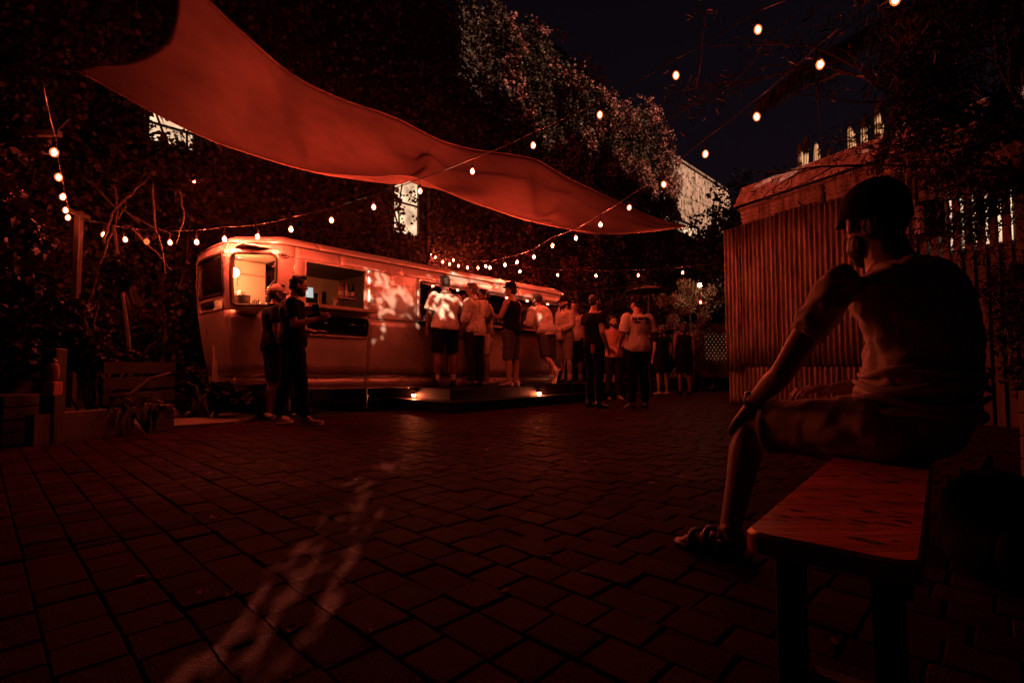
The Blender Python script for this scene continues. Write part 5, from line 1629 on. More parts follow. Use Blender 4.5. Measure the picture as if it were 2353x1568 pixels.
person('man in light shirt and shorts leaning on the bar with one heel raised', TW(4.62, -.66, PZ), mixdir(FI, RT, .10), 1.78, bend=(0, -.05, 0),
       pose=dict(hipL=(-.09, -.12, .93), hipR=(.09, -.12, .93), knL=(-.10, -.20, .51), knR=(.12, -.10, .50), anL=(-.10, -.50, .24), anR=(.15, -.10, .085), toeL=(-.1, -.44, .04), toeR=(.17, .07, .03), tiltL=(0, .35, -.94),
                 neck=(.02, .12, 1.47), shL=(-.17, .10, 1.41), shR=(.20, .10, 1.40), elL=(-.24, .10, 1.14), wrL=(-.14, .32, 1.16), elR=(.30, .10, 1.17), wrR=(.27, .34, 1.20), head=(.03, .17, 1.62)),
       top=dict(mat='cream', sleeve=.62, ease=.032, hem=-.10, collar=False, fold=.03, fs=.09), bottom=dict(mat='denim', len=.50, ease=.035, wide=.10), shoe='shoe_pale', sock=.88)
person('man in cap and long sleeved top facing left at the far end of the bar', TW(5.32, -.66, PZ), mixdir(-RT, FI, .15), 1.74,
       pose=dict(elL=(-.24, .03, 1.15), wrL=(-.12, .26, 1.06), elR=(.24, -.02, 1.15), wrR=(.20, .20, 1.0)), top=dict(mat='beige', sleeve=.92, ease=.026, hem=-.08), bottom=dict(mat='khaki', len=.52, ease=.03, wide=.09), shoe='leather', sock=.86, hat=dict(kind='cap'), beard='hair')
person('person in pale sleeveless top and black shorts standing furthest right on the platform', TW(6.0, -.40, PZ), mixdir(-RT, -FI, .25), 1.72,
       pose=dict(elR=(.25, .08, 1.16), wrR=(.14, .28, 1.05)), top=dict(mat='beige', sleeve=0, ease=.018, hem=-.06, neck=.94), bottom=dict(mat='black_cloth', len=.55, ease=.03, wide=.09), shoe='leather', skin='skin_tan', sock=.9)
# --- group on the paving
person('bearded man in glasses, black tee and boots standing in profile on the paving', gnd(1366, 936), Vector((.86, .50, 0)), 1.92, yaw=-4, pitch=4,
       pose=dict(elR=(.25, -.05, 1.15), wrR=(.20, .10, .93), elL=(-.24, -.02, 1.15), wrL=(-.20, .16, 1.0)),
       top=dict(mat='black_cloth', sleeve=.28, ease=.018, hem=-.02), bottom=dict(mat='black_cloth', len=.97, ease=.018), shoe='leather', boots=True, beard='hair', glasses=True, vox=.010)
person('man in open coral shirt facing the viewer between two men on the paving', gnd(1410, 918), Vector((.16, -.98, 0)), 1.74,
       pose=dict(elL=(-.24, .04, 1.15), wrL=(-.06, .28, 1.10), elR=(.24, .04, 1.15), wrR=(.12, .28, 1.06)), top=dict(mat='red_shirt', sleeve=.5, ease=.028, hem=-.05, collar=True), bottom=dict(mat='dark_cloth', len=.97, ease=.02), shoe='shoe_pale', beard='hair', vox=.011)
wt = person('man in white tee with dark lettering on its back and black cap', gnd(1466, 938), mixdir(Vector((-.25, .97, 0)), Vector((1, 0, 0)), .0), 1.86, yaw=24,
       pose=dict(elL=(-.25, -.02, 1.16), wrL=(-.20, .20, 1.04), elR=(.26, -.03, 1.16), wrR=(.21, .15, 1.0)),
       top=dict(mat='white', sleeve=.48, ease=.034, hem=-.06, cuff=.03, fold=.024), bottom=dict(mat='black_cloth', len=.97, ease=.024), shoe='leather', hat=dict(kind='cap'), boots=True)
# scrawled dark lettering across the back of the tee
root, J, HR, k = wt
sc_ = MB()
pel = (J['hipL'] + J['hipR']) / 2
def back_pt(x, f):
    c = pel.lerp(J['neck'], f)
    rx = np.interp(f, [q[0] for q in SECT], [q[1] for q in SECT]) * k + .034; ry = np.interp(f, [q[0] for q in SECT], [q[2] for q in SECT]) * k + .034
    return Vector((c.x + x, c.y - ry * math.sqrt(max(0, 1 - (x / rx) ** 2)) - .004, c.z))
strokes = [[(-.15, .78), (-.14, .86), (-.12, .79), (-.10, .85), (-.09, .78)], [(-.07, .80), (-.05, .86), (-.03, .80), (-.06, .82)], [(-.02, .86), (-.01, .78), (.01, .85), (.03, .79)], [(.04, .84), (.06, .87), (.08, .81), (.05, .80)], [(.09, .79), (.10, .86), (.12, .80), (.14, .84), (.15, .78)],
           [(-.13, .72), (-.10, .76), (-.08, .71), (-.05, .75), (-.03, .71)], [(.06, .70), (.09, .75), (.11, .70), (.14, .74)]]
for st in strokes:
    fine = []
    for (a, b) in zip(st[:-1], st[1:]):
        for q in range(4): fine.append(back_pt(lerp(a[0], b[0], q / 4), lerp(a[1], b[1], q / 4)))
    fine.append(back_pt(*st[-1]))
    sc_.tube(fine, .010, 6)
sc_.obj('lettering', M['black_cloth'], root)
hair_long['woman in short black dress walking behind the man in the white tee'] = True
hair_long['woman in sleeveless black dress seen from behind near the shed corner'] = True
person('woman in short black dress walking behind the man in the white tee', gnd(1522, 907), Vector((-.3, .95, 0)), 1.70, fat=.92, top=dict(mat='black_cloth', name='dress', sleeve=.2, ease=.014, hem=-.06), bottom=dict(mat='black_cloth', skirt=True, len=.34), shoe='shoe_pale', yaw=-30)
person('woman in sleeveless black dress seen from behind near the shed corner', gnd(1573, 907), Vector((.1, .99, 0)), 1.76, fat=.94, top=dict(mat='black_cloth', name='dress', sleeve=0, ease=.014, hem=-.06, neck=.94), bottom=dict(mat='black_cloth', skirt=True, len=.38), shoe='leather', skin='skin_tan')
person('dim figure in dark clothes and pale shoes beside the shed corner', gnd(1641, 893), Vector((-.6, .8, 0)), 1.70, top=dict(mat='dark_cloth', sleeve=.4, ease=.02), bottom=dict(mat='black_cloth', len=.55, wide=.09), shoe='shoe_pale', skin='skin_tan', sock=.9)
person('person mostly hidden behind the bearded man on the paving', gnd(1398, 900), Vector((-.3, -.95, 0)), 1.72, top=dict(mat='beige', sleeve=.4, ease=.024), bottom=dict(mat='black_cloth', len=.50, wide=.09), shoe='leather', skin='skin')
# --- staff inside
person('bartender in dark shirt behind the counter beside the broad man in white', TW(2.95, .62, .47), -FI, 1.70, top=dict(mat='dark_cloth', sleeve=.4, ease=.02), bottom=dict(mat='black_cloth', len=.97), skin='skin')
person('bartender behind the counter between the pale shirt and the tank top', TW(3.75, .70, .47), mixdir(-FI, RT, .3), 1.68, top=dict(mat='red_shirt', sleeve=.4, ease=.02), bottom=dict(mat='black_cloth', len=.97), skin='skin')

# ------------------------------------------------------------------ bench and the seated man
SEAT = .41
q0, q1 = gnd(1706, 1217, SEAT), gnd(2118, 1296, SEAT)
bd = Vector((.643, .766, 0))                          # the way the bench runs
bw = Vector((bd.y, -bd.x, 0))
wid = (q1 - q0).dot(bw)
bench = thing('bench', 'worn red painted timber bench the seated man is sitting on', 'bench', Vector((q0.x, q0.y, 0)))
BL = 1.75
def bp(a, b, z): return bd * a + bw * b + Vector((0, 0, z))
Rb = Matrix((bd, -bw, Vector((0, 0, 1)))).transposed()
poly = []
rr = .03
for (cx, cy, b0) in ((BL - rr, rr, -90), (BL - rr, wid - rr, 0), (rr, wid - rr, 90), (rr, rr, 180)):
    for k in range(7):
        t = math.radians(b0 + 15 * k)
        poly.append((cx + rr * math.cos(t), cy + rr * math.sin(t)))
def slab_obj(name, poly, z0, z1, m, parent, bev=.006):
    n = len(poly); V = []
    cxm = sum(p[0] for p in poly) / n; cym = sum(p[1] for p in poly) / n
    for z, sh in ((z0, 1), (z1 - bev, 1), (z1, 0)):
        for p in poly:
            dx, dy = (0, 0) if sh else (bev * (1 if p[0] < cxm else -1), bev * (1 if p[1] < cym else -1))
            V.append(bp(p[0] + dx, p[1] + dy, z))
    F = [tuple(range(n - 1, -1, -1)), tuple(range(2 * n, 3 * n))]
    for l in (0, n):
        F += [(l + i, l + (i + 1) % n, l + n + (i + 1) % n, l + n + i) for i in range(n)]
    o = mesh_obj(name, V, F, m, parent); return o
slab_obj('seat', poly, SEAT - .035, SEAT, M['wood_red'], bench)
for a, b in ((.12, .05), (.12, wid - .05), (BL - .12, .05), (BL - .12, wid - .05)):
    mb = MB(); mb.box(bp(a, b, (SEAT - .036) / 2), (.045, .045, SEAT - .036), Rb, .004); mb.obj('leg', M['wood_dark'], bench)
for b in (.03, wid - .03):
    mb = MB(); mb.box(bp(BL / 2, b, SEAT - .075), (BL - .30, .022, .07), Rb); mb.obj('apron', M['wood_dark'], bench)
mb = MB(); mb.box(bp(.12, wid / 2, .13), (.03, wid - .16, .04), Rb); mb.obj('stretcher', M['wood_dark'], bench)
# dark knocks and stains on the seat as thin flakes of missing paint
st = MB()
random.seed(5)
for k in range(60):
    a, b = random.uniform(.05, 1.0), random.uniform(.02, wid - .02); L_, w_ = random.uniform(.006, .030), random.uniform(.002, .009)
    n = 7; base = len(st.V)
    st.add([bp(a + w_ * math.cos(q * 2 * math.pi / n) * random.uniform(.6, 1.3), b + L_ * math.sin(q * 2 * math.pi / n) * random.uniform(.6, 1.2), SEAT + .0008) for q in range(n)], [tuple(range(n))[::-1]])
st.obj('paint_chip', M['wood_dark'], bench, kind='stuff')

man = thing('person', 'large seated man in cap, tee and shorts seen from behind, hand on his knee', 'person', Vector((1.28, 1.66, SEAT)))
ML = man.location
def wv(x, y, z): return Vector((x, y, z)) - ML
J = dict(hipL=wv(1.14, 1.60, .50), hipR=wv(1.39, 1.72, .50), neck=wv(1.262, 1.685, 1.045), shL=wv(1.045, 1.615, .968), shR=wv(1.475, 1.735, .972),
         elL=wv(.893, 1.70, .672), wrL=wv(.893, 1.925, .555), elR=wv(1.52, 1.86, .66), wrR=wv(1.245, 1.99, .61),
         knL=wv(.915, 1.96, .475), knR=wv(1.44, 2.13, .47), anL=wv(.800, 1.915, .085), anR=wv(1.50, 2.22, .085), toeL=wv(.70, 2.03, .03), toeR=wv(1.50, 2.41, .03), head=wv(1.228, 1.715, 1.195))
J['bend'] = Vector((.03, -.06, 0))
HR = rotZX(math.radians(-6), math.radians(-3), 0)
hc = J['head']
mb = MB()
torso(mb, J, -.10, 1.04, 1.12, -.010)
mb.tube([J['neck'] - Vector((0, 0, .05)), J['neck'].lerp(hc, .45), hc + Vector((0, 0, -.03))], [.072, .064, .060], 12)
HS = HR * 1.06
head(mb, hc, HS)
for s in 'LR':
    P, R = arm(J, s); mb.tube(P, [r * .93 for r in R], 12)
    mb.ball(J['sh' + s], .052, None, 12, 8)
    P, R = leg(J, s); mb.tube(P, [r * 1.06 for r in R], 14)
    a, t_ = J['an' + s], J['toe' + s]
    fw = (t_ - a); fw.z = 0; fw.normalize(); sd = fw.cross(Vector((0, 0, 1)))
    o = a - Vector((0, 0, .085))
    mb.tube([a + Vector((0, 0, .03)), a - Vector((0, 0, .02)) - fw * .02, o + Vector((0, 0, .035)) - fw * .03], [.040, .040, .034], 10)
    mb.tube([o - fw * .05 + Vector((0, 0, .035)), o + fw * .03 + Vector((0, 0, .05)), o + fw * .12 + Vector((0, 0, .038)), o + fw * .17 + Vector((0, 0, .028))], [(.030, .025), (.034, .036), (.042, .024), (.036, .014)], 10, side=[sd] * 4)
    for q, (off, L_) in enumerate(((-.030, .035), (-.014, .032), (.0, .030), (.014, .026), (.027, .022))):
        off = off * (1 if s == 'R' else -1)
        p = o + fw * .165 + sd * off + Vector((0, 0, .022)); mb.tube([p - fw * .02, p + fw * L_ * .6, p + fw * L_], [.012 if q == 0 else .009, .010 if q == 0 else .008, .006], 6)
hand(mb, J['wrL'], Vector((-.28, .55, -.62)), Vector((.25, .1, -.9)), 1.08, .42, thumb=1, seg=8)
hand(mb, J['wrR'], Vector((-.95, .05, .02)), Vector((-.1, .1, -1)), 1.08, .75, thumb=-1, seg=8)
b = mb.obj('body', M['skin_tan'], man, smooth=True); rem(b, .0065, 2)
mb = MB()
torso(mb, J, -.12, .955, 1.06, .012, n=24, belly=.02)
for s in 'LR':
    P, R = arm(J, s); P, R = polycut(P, R, 0, .33, 10)
    mb.tube(P, [r * .92 + .007 + .006 * i / len(P) for i, r in enumerate(R)], 16); mb.ball(J['sh' + s] - Vector((0, 0, .004)), .056, None, 14, 10)
t = mb.obj('tee_shirt', M['cream'], man, smooth=True); rem(t, .008, 9, .028, .05)
# gathered folds above the waist and the hem
mb = MB()
pel = (J['hipL'] + J['hipR']) / 2
for f, ex in ((.10, .020), (.17, .017), (.25, .022), (.33, .014)):
    c = pel.lerp(J['neck'], f) + J['bend'] * math.sin(math.pi * f)
    sd = (J['hipR'] - J['hipL']).normalized(); fw = Vector((-sd.y, sd.x, 0))
    rx = np.interp(f, [q[0] for q in SECT], [q[1] for q in SECT]) * 1.14 + .012; ry = np.interp(f, [q[0] for q in SECT], [q[2] for q in SECT]) * 1.14 + .014 + .02
    ring_ = [c + sd * (rx * math.cos(a)) + fw * (ry * math.sin(a)) + Vector((0, 0, .014 * math.sin(a * 3 + f * 30))) for a in [math.radians(120 + 10 * q) for q in range(20)]]
    mb.tube(ring_, [.004 + ex * .55 * math.sin(math.pi * q / 19) for q in range(20)], 8)
fd_ = mb.obj('shirt_fold', M['cream'], t, smooth=True)
mb = MB()
torso(mb, J, -.14, .16, 1.14, .012)
for s in 'LR':
    P, R = leg(J, s); P, R = polycut(P, R, 0, .415, 14)
    mb.tube(P, [max(r * 1.03 + .014, .080) + .016 * i / len(P) for i, r in enumerate(R)], 18); mb.ball(J['hip' + s], .108, None, 14, 10)
sh_ = mb.obj('shorts', M['beige'], man, smooth=True); rem(sh_, .008, 2, .028, .08)
P, R = leg(J, 'L'); P, R = polycut(P, R, .395, .418, 3)
mb = MB(); mb.tube(P, [max(r * 1.03 + .018, .084) + .016 for r in R], 20); mb.obj('hem', M['beige'], sh_, smooth=True)
for s in 'LR':
    a, t_ = J['an' + s], J['toe' + s]; fw = (t_ - a); fw.z = 0; fw.normalize(); sd = fw.cross(Vector((0, 0, 1))); o = a - Vector((0, 0, .085))
    mb = MB(); mb.tube([o + fw * y + Vector((0, 0, .010)) for y in (-.07, -.04, .05, .13, .19, .215)], [(.034, .011), (.044, .012), (.046, .012), (.054, .012), (.048, .012), (.028, .011)], 12, side=[sd] * 6)
    sl = mb.obj('sandal', M['leather'], man, smooth=True)
    mb = MB()
    for y, w_, zz in ((.135, .050, .058), (.075, .048, .082), (.02, .046, .098)):
        mb.tube([o + fw * y + sd * (w_ * math.cos(q)) + Vector((0, 0, .012 + zz * math.sin(q))) for q in [math.pi * x / 10 for x in range(11)]], [(.014, .005)] * 11, 6, side=[fw] * 11)
    mb.tube([o + fw * (.02 - .075 * math.sin(q)) + sd * (.046 * math.cos(q)) + Vector((0, 0, .060)) for q in [math.pi * x / 10 for x in range(11)]], [(.010, .004)] * 11, 6, side=[Vector((0, 0, 1))] * 11)
    mb.obj('strap', M['leather'], sl, smooth=True)
H = lambda o: hc + HS @ Vector(o)
mb = MB(); mb.ball(H((0, -.020, .020)), (.083, .092, .088), HR, 18, 12); mb.ball(H((0, -.046, -.030)), (.070, .060, .060), HR, 14, 10)
hh = mb.obj('hair', M['hair'], man, smooth=True); rem(hh, .007, 1, .010, .02)
mb = MB(); mb.ball(H((0, .050, -.100)), (.048, .050, .050), HR, 12, 8); mb.ball(H((-.05, .022, -.08)), (.022, .045, .045), HR, 10, 8); mb.ball(H((.05, .022, -.08)), (.022, .045, .045), HR, 10, 8)
bb = mb.obj('beard', M['hair'], man, smooth=True); rem(bb, .007, 1, .01, .02)
V = []; F = []; n = 28; m_ = 10
for j in range(m_ + 1):
    t_ = j / m_ * math.pi / 2
    for i in range(n):
        a = 2 * math.pi * i / n
        V.append(H((.092 * math.cos(t_) * math.cos(a), -.006 + .110 * math.cos(t_) * math.sin(a), .022 + .108 * math.sin(t_) ** .85 - (.034 if j == 0 else 0) * (1 if math.sin(a) < 0 else .2))))
for j in range(m_):
    for i in range(n): F.append((j * n + i, j * n + (i + 1) % n, (j + 1) * n + (i + 1) % n, (j + 1) * n + i))
F.append(tuple(range(n - 1, -1, -1)))
mb = MB(); mb.add(V, F); mb.ball(H((0, -.006, .131)), (.011, .011, .006), HR, 10, 6)
cp = mb.obj('cap', M['black_cloth'], man, smooth=True)
V = []; n = 12
for lay in (0, -.006):
    for i in range(n + 1):
        x = -1 + 2 * i / n
        yi = .095 * math.sqrt(max(0, 1 - (x * .82) ** 2)) - .01; yo = yi + .034 * (1 - .55 * x * x) ** .5
        zz = .028 - .018 * x * x + lay
        V += [H((.079 * x, yi, zz + .004)), H((.083 * x, yo, zz - .014))]
q = 2 * (n + 1); F = []
for i in range(n):
    F += [(2 * i, 2 * i + 1, 2 * i + 3, 2 * i + 2), (q + 2 * i + 2, q + 2 * i + 3, q + 2 * i + 1, q + 2 * i), (2 * i + 1, q + 2 * i + 1, q + 2 * i + 3, 2 * i + 3)]
mesh_obj('brim', V, F, M['black_cloth'], cp, smooth=True)
d = (J['wrL'] - J['elL']).normalized(); c = J['wrL'] - d * .035; a0 = d.orthogonal().normalized(); b0 = d.cross(a0)
mb = MB(); mb.tube([c + a0 * (.036 * math.cos(x * math.pi / 10)) + b0 * (.036 * math.sin(x * math.pi / 10)) for x in range(21)], [(.012, .003)] * 21, 6, side=[d] * 21)
wt_ = mb.obj('watch', M['leather'], man, smooth=True)
mb = MB(); mb.ball(c + Vector((-.024, -.012, .028)), (.018, .018, .010), None, 12, 8); mb.obj('watch_case', M['steel'], wt_)
# cigarette in his right hand
cg = J['wrR'] + ML + Vector((-.125, .0, .035))
mb = MB(); mb.tube([(0, 0, 0), (-.035, -.01, .035)], .004, 8)
cgo = thing('cigarette', 'cigarette with a glowing red tip held over the seated man\'s lap', 'cigarette', cg)
mb.obj('paper_tube', M['paper'], cgo)
mb = MB(); mb.tube([(-.0352, -.0101, .0352), (-.043, -.0123, .043)], .0045, 8); mb.obj('ember', M['ember'], cgo)
# bag on the paving on the far side of the bench
bag = thing('backpack', 'black backpack slumped on the paving on the far right of the bench', 'bag', Vector((1.60, 1.72, 0)))
mb = MB(); mb.ball((0, 0, .17), (.14, .17, .18), None, 18, 12); mb.ball((-.03, -.05, .10), (.14, .15, .10), None, 16, 10); mb.ball((.02, .02, .29), (.09, .12, .06), None, 14, 8)
o_ = mb.obj('sack', M['black_cloth'], bag, smooth=True); rem(o_, .012, 3, .02, .1)
mb = MB(); mb.ball((-.05, -.15, .13), (.09, .04, .09), None, 14, 8); mb.obj('pocket', M['dark_cloth'], bag, smooth=True)
mb = MB(); mb.tube([(0, .0, .33), (.02, .03, .39), (.03, .07, .33)], [(.012, .004)] * 3, 6); mb.obj('handle', M['dark_cloth'], bag)

# ------------------------------------------------------------------ things in and on the caravan
def put(name, label, cat, pos, group=None): return thing(name, label, cat, pos, 0, group)
up_ = at(556, 690, 6.95)
ur = put('urn', 'ribbed steel urn with a lid behind the lit corner window', 'urn', Vector((up_.x, up_.y, 1.421)))
mb = MB(); mb.lathe((0, 0, 0), [(.095, 0), (.10, .01), (.10, .21), (.106, .215), (.106, .235), (.10, .24), (.05, .25), (.015, .25), (.015, .265), (.004, .268)], 22); mb.obj('vessel', M['steel'], ur, smooth=False)
mb = MB(); mb.tube([(-.06, -.06, .255), (-.02, -.02, .29), (.03, .02, .275)], .007, 6); mb.obj('handle', M['trim'], ur)
mb = MB(); mb.tube([(.0, -.10, .05), (0, -.15, .05), (0, -.155, .03)], .008, 6); mb.obj('tap', M['black'], ur)
hz = at(612, 690, 6.95)
ho_ = put('spray_tap', 'curved spring hose tap beside the urn in the lit window', 'tap', Vector((hz.x, hz.y, 1.421)))
mb = MB(); mb.tube([(0, 0, 0), (0, 0, .18), (.015, .01, .34), (.07, .04, .44), (.13, .07, .47), (.18, .10, .42)], .009, 8); mb.obj('pipe', M['trim'], ho_, smooth=True)
sp = MB(); sp.tube([(0.016 * math.cos(q * .8) + .015 * (q / 90), .016 * math.sin(q * .8), .06 + q * .0033) for q in range(90)], .003, 4); sp.obj('spring', M['steel'], ho_)
rk = put('knife_block', 'dark block of utensils on the worktop behind the lit window', 'utensil block', Vector((hz.x - .14, hz.y - .02, 1.421)))
mb = MB(); mb.box((0, 0, .06), (.11, .08, .12), None, .006); mb.obj('block', M['black'], rk)
for k in range(4): mb = MB(); mb.tube([(-.035 + k * .024, 0, .12), (-.037 + k * .026, .01, .17 + .012 * (k % 2))], .008, 6); mb.obj('handle', M['black'], rk)
tb = put('till_screen', 'white lit till screen on the hatch counter', 'screen', TWt(.405, .13, 1.55))
mb = MB(); bar_between(mb, Vector((0, 0, .02)), Vector((0, 0, .02)) + U * .001, .10, .04); mb.obj('stand', M['black'], tb)
Rt = Matrix((U, I, Vector((0, 0, 1)))).transposed()
mb = MB(); mb.box((0, 0, .10), (.02, .02, .14), Rt); mb.obj('neck', M['black'], tb)
mb = MB(); mb.box((0, -.0, .19), (.235, .018, .165), Rt @ Matrix.Rotation(-.08, 3, 'X'), .004); cs = mb.obj('case', M['black'], tb)
def scr_box(c, d, nm, m): mb = MB(); mb.box(I * c[1] + U * c[0] + Vector((0, 0, c[2])), d, Rt @ Matrix.Rotation(-.08, 3, 'X')); mb.obj(nm, M[m], cs)
scr_box((0, -.0105, .192), (.215, .002, .145), 'display', 'screen')
scr_box((0, -.0128, .236), (.075, .002, .030), 'display_panel', 'screen_bright')
scr_box((-.02, -.0122, .166), (.055, .002, .040), 'display_panel', 'screen_bright')
scr_box((.02, -.0128, .178), (.045, .002, .014), 'display_panel', 'screen_bright')
def bottle(pos, h=.29, r=.036, lab=True, label='dark bottle in the row on the shelves behind the bar', group='bottles on the shelves behind the bar'):
    b = put('bottle', label, 'bottle', pos, group)
    mb = MB(); mb.lathe((0, 0, 0), [(r, 0), (r, h * .55), (r * .9, h * .63), (r * .38, h * .74), (r * .36, h * .93), (r * .42, h * .94), (r * .42, h), (.004, h)], 12)
    mb.obj('glass_body', M['bottle'] if random.random() < .65 else M['drink'], b, smooth=False)
    if lab:
        mb = MB(); mb.lathe((0, 0, h * .15), [(r + .001, 0), (r + .001, h * .3)], 12); mb.obj('bottle_label', M['paper'], b)
    return b
random.seed(17)
ORD = ['first', 'second', 'third', 'fourth', 'fifth', 'sixth', 'seventh', 'eighth', 'ninth', 'tenth', 'eleventh', 'twelfth', 'thirteenth', 'fourteenth', 'fifteenth', 'sixteenth', 'seventeenth', 'eighteenth', 'nineteenth', 'twentieth']
ORD += ['twenty-' + o for o in ORD[:9]] + ['thirtieth'] + ['thirty-' + o for o in ORD[:9]]
for z in (1.434, 1.714):
    s = 1.95; n_b = 0
    while s < 6.0:
        bottle(TWt(s, 1.34 + random.uniform(-.04, .03), z), random.uniform(.25, .33), random.uniform(.032, .042), True, ORD[n_b] + ' bottle from the left on the ' + ('upper' if z > 1.6 else 'lower') + ' shelf behind the bar'); s += random.uniform(.11, .17); n_b += 1
for k in range(5):
    bottle(TWt(1.03 + k * .055, .34 + .03 * (k % 2), 1.756), .22 + .02 * (k % 3), .024, True, ORD[k] + ' slim bottle from the left on the small shelf inside the hatch', 'bottles on the hatch shelf')
for k, s in enumerate((4.38, 4.46, 4.55, 4.63, 5.02, 5.10, 2.86)):
    gl_ = put('drinking_glass', ORD[[2, 3, 4, 5, 6, 7, 1][k] - 1] + ' amber glass from the left on the bar counter', 'glass', TWt(s, -.10 + .05 * (k % 2), 1.50), 'glasses on the bar counter')
    mb = MB(); mb.lathe((0, 0, 0), [(.026, 0), (.033, .12), (.030, .12), (.024, .01), (.004, .008)], 12); mb.obj('tumbler', M['drink'], gl_)
# bottle in a hand, drinks held in the group
for (x, y, Y, lb) in ((1362, 800, 8.25, 'drinking glass in the hand of the bearded man'), (1430, 768, 10.2, 'drinking glass held by the man in the coral shirt')):
    p = at(x, y, Y); gl_ = put('drinking_glass', lb, 'glass', p); mb = MB(); mb.lathe((0, 0, -.07), [(.028, 0), (.034, .13), (.031, .13), (.026, .01), (.004, .008)], 12); mb.obj('tumbler', M['drink'], gl_)
cu = put('phone', 'dark phone in the raised hand of the man reaching to the hatch', 'phone', at(726, 712, 6.0))
mb = MB(); mb.box((0, 0, 0), (.075, .010, .15), Matrix.Rotation(.5, 3, 'X') @ Matrix.Rotation(.4, 3, 'Z'), .003); mb.obj('case', M['black'], cu)

# ------------------------------------------------------------------ fallen leaves scattered over the setts
fl = MB(); random.seed(3)
for k in range(150):
    y = random.uniform(1.0, 8.5); x = random.uniform(-.9, .85) * y
    a = random.uniform(0, 6.28); s_ = random.uniform(.4, 1.0); V, F = small_leaf_mesh()
    Rz = Matrix.Rotation(a, 3, 'Z')
    fl.add([Rz @ (Vector(v) * s_) + Vector((x, y, .004)) for v in V], F)
tag(fl.obj('leaf_litter', M['leaf_bract']), kind='stuff')

# ------------------------------------------------------------------ unseen trees added behind the viewer, gaps cut to aim the low moon
TARGETS = []                                           # (world point, radius along x, radius along height)
def tgt(p, rx, rz=None, keep=.1): TARGETS.append((Vector(p), rx, rz or rx, keep))
for x, y, Y, r, kp in ((880, 690, 7.93, .50, .62), (866, 640, 7.93, .22, .4), (905, 730, 7.93, .2, .35), (1005, 715, 8.35, .13, .5), (960, 730, 8.35, .07, .5), (1072, 690, 8.3, .12, .55), (1222, 715, 9.4, .12, .55), (1030, 640, 8.8, .35, .7), (1150, 665, 9.8, .4, .65), (1240, 690, 10.5, .3, .6),
                    (1600, 420, 24, 2.3, .05), (1640, 450, 25.5, 2.0, .05), (1565, 380, 22.5, 1.4, .1), (1150, 90, 14.6, .9, .55), (1240, 165, 16, 1.0, .5), (1330, 230, 17, .9, .6), (1460, 260, 19.5, 1.2, .35), (1515, 320, 21, 1.2, .25), (1420, 330, 18.5, .9, .6), (1180, 250, 15.2, .8, .7), (1480, 400, 20, 1.0, .5), (1285, 205, 16.5, .8, .55), (1385, 270, 18, .9, .5), (1100, 200, 14.5, .8, .75), (1060, 50, 14.2, .7, .6), (1340, 320, 17.3, .8, .65), (1250, 330, 16, .7, .75), (1540, 400, 21.5, .9, .5),
                    (1868, 378, 10.8, .42, .05), (1985, 340, 10.2, .45, .1), (2035, 310, 10.0, .5, .1), (2120, 340, 9.4, .4, .1),
                    (1760, 440, 9.3, .3, .35), (1840, 420, 8.9, .35, .2), (1930, 400, 8.4, .4, .15), (2020, 380, 7.9, .4, .15), (2110, 365, 7.4, .45, .15), (2180, 380, 7.0, .45, .2),
                    ):
    tgt(at(x, y, Y), r, r, kp)
STREAK = [gnd(lerp(935, 600, f / 20), lerp(1040, 1520, (f / 20) ** 1.2)) for f in range(21)]
belt = thing('light_mask_trees', 'unseen belt of trees added behind the viewer, gaps cut to shape the moonlight', 'trees', Vector((0, -9, 0)))
belt['kind'] = 'stuff'
TS = np.array(TO_SUN)
def in_gap(Q, margin):
    """which leaves stand in one of the gaps"""
    hit = np.zeros(len(Q), bool)
    for c, rx, rz, k in TARGETS:
        q = Q - np.array(c)
        q = q - (q @ TS)[:, None] * TS
        mg = margin if k > 0 else .24
        hit |= (q[:, 0] / (rx + mg)) ** 2 + (q[:, 2] / (rz + mg)) ** 2 < 1
    for c in STREAK:
        q = Q - np.array(c); q = q - (q @ TS)[:, None] * TS
        hit |= (q[:, 0] / .50) ** 2 + (q[:, 2] / .42) ** 2 < 1
    return hit
NB = 200000
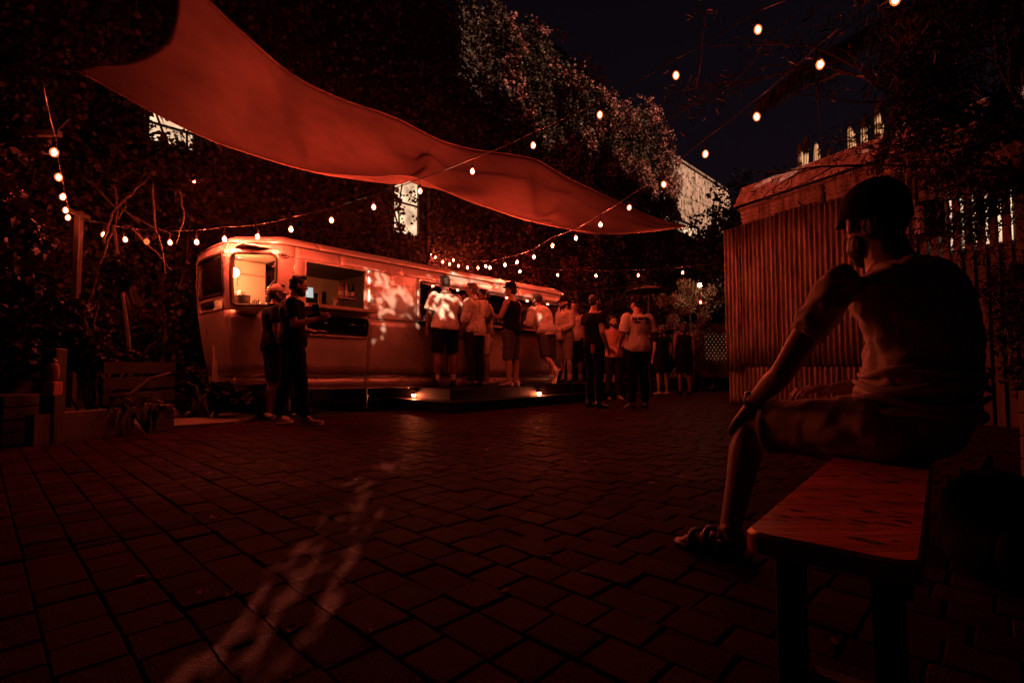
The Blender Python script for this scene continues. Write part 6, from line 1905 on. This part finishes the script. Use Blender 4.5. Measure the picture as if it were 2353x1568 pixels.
Q = np.stack([rng.uniform(-24, 28, NB), rng.uniform(-11, -7, NB), rng.uniform(0, 27, NB)], axis=1)
Q = Q[~in_gap(Q, .16)]
leaves('foliage', Q - np.array(belt.location), .50, M['leaf_dark'], belt, 'stuff', bias=.5, out=(0, 1, 0), asp=.5)
# small foliage added round narrow slits that shape the raking streaks on the paving
SQ = []
for c in STREAK:
    b_ = c + TO_SUN * ((-9 - c.y) / TO_SUN.y)
    SQ.append(np.stack([rng.uniform(-.72, .72, 560) + b_.x, rng.uniform(-1.2, 1.2, 560) + b_.y, rng.uniform(-.62, .62, 560) + b_.z], axis=1))
SQ = np.concatenate(SQ)
open_ = np.zeros(len(SQ), bool)
for i, c in enumerate(STREAK):
    q = SQ - np.array(c); q = q - (q @ TS)[:, None] * TS
    for k, (off, wd) in enumerate(((-.135, .026), (-.03, .036), (.095, .028))):
        if noise.noise(Vector((i * .45, k * 3.1, 2.0))) < -.16: continue
        open_ |= (np.abs(q[:, 0] - off - .015 * math.sin(i * .9 + k)) < wd + .010) & (np.abs(q[:, 2]) < .062)
leaves('foliage', SQ[~open_] - np.array(belt.location), .075, M['leaf_dark'], belt, 'stuff', asp=.5)
random.seed(41)
P = []
for c, rx, rz, k in TARGETS:
    L0 = (-9 - c.y) / TO_SUN.y
    b = c + TO_SUN * L0
    a_ = max(rx, .2) * max(rz, .06) * 4 * 1.6
    n = int(min(900, (max(rx, .2) + .3) * (max(rz, .06) + .3) * 4 * 1.4 * 75 * (k + .15)))
    for _ in range(n):
        P.append(tuple(b + Vector((random.uniform(-1, 1) * (rx * 1.1 + .2), random.uniform(-1.5, 1.5), random.uniform(-1, 1) * (rz * 1.1 + .2))) - belt.location))
leaves('foliage', np.array(P), .17, M['leaf_dark'], belt, 'stuff', asp=.35)
mb = MB()
for k in range(14):
    x = -22 + k * 3.6 + random.uniform(-.8, .8)
    mb.tube([(x, -1.2, 0), (x + .3, -1.1, 4), (x + random.uniform(-1, 1), -1, 12)], [.3, .22, .08], 8)
mb.obj('trunk', M['bark'], belt, kind='stuff')
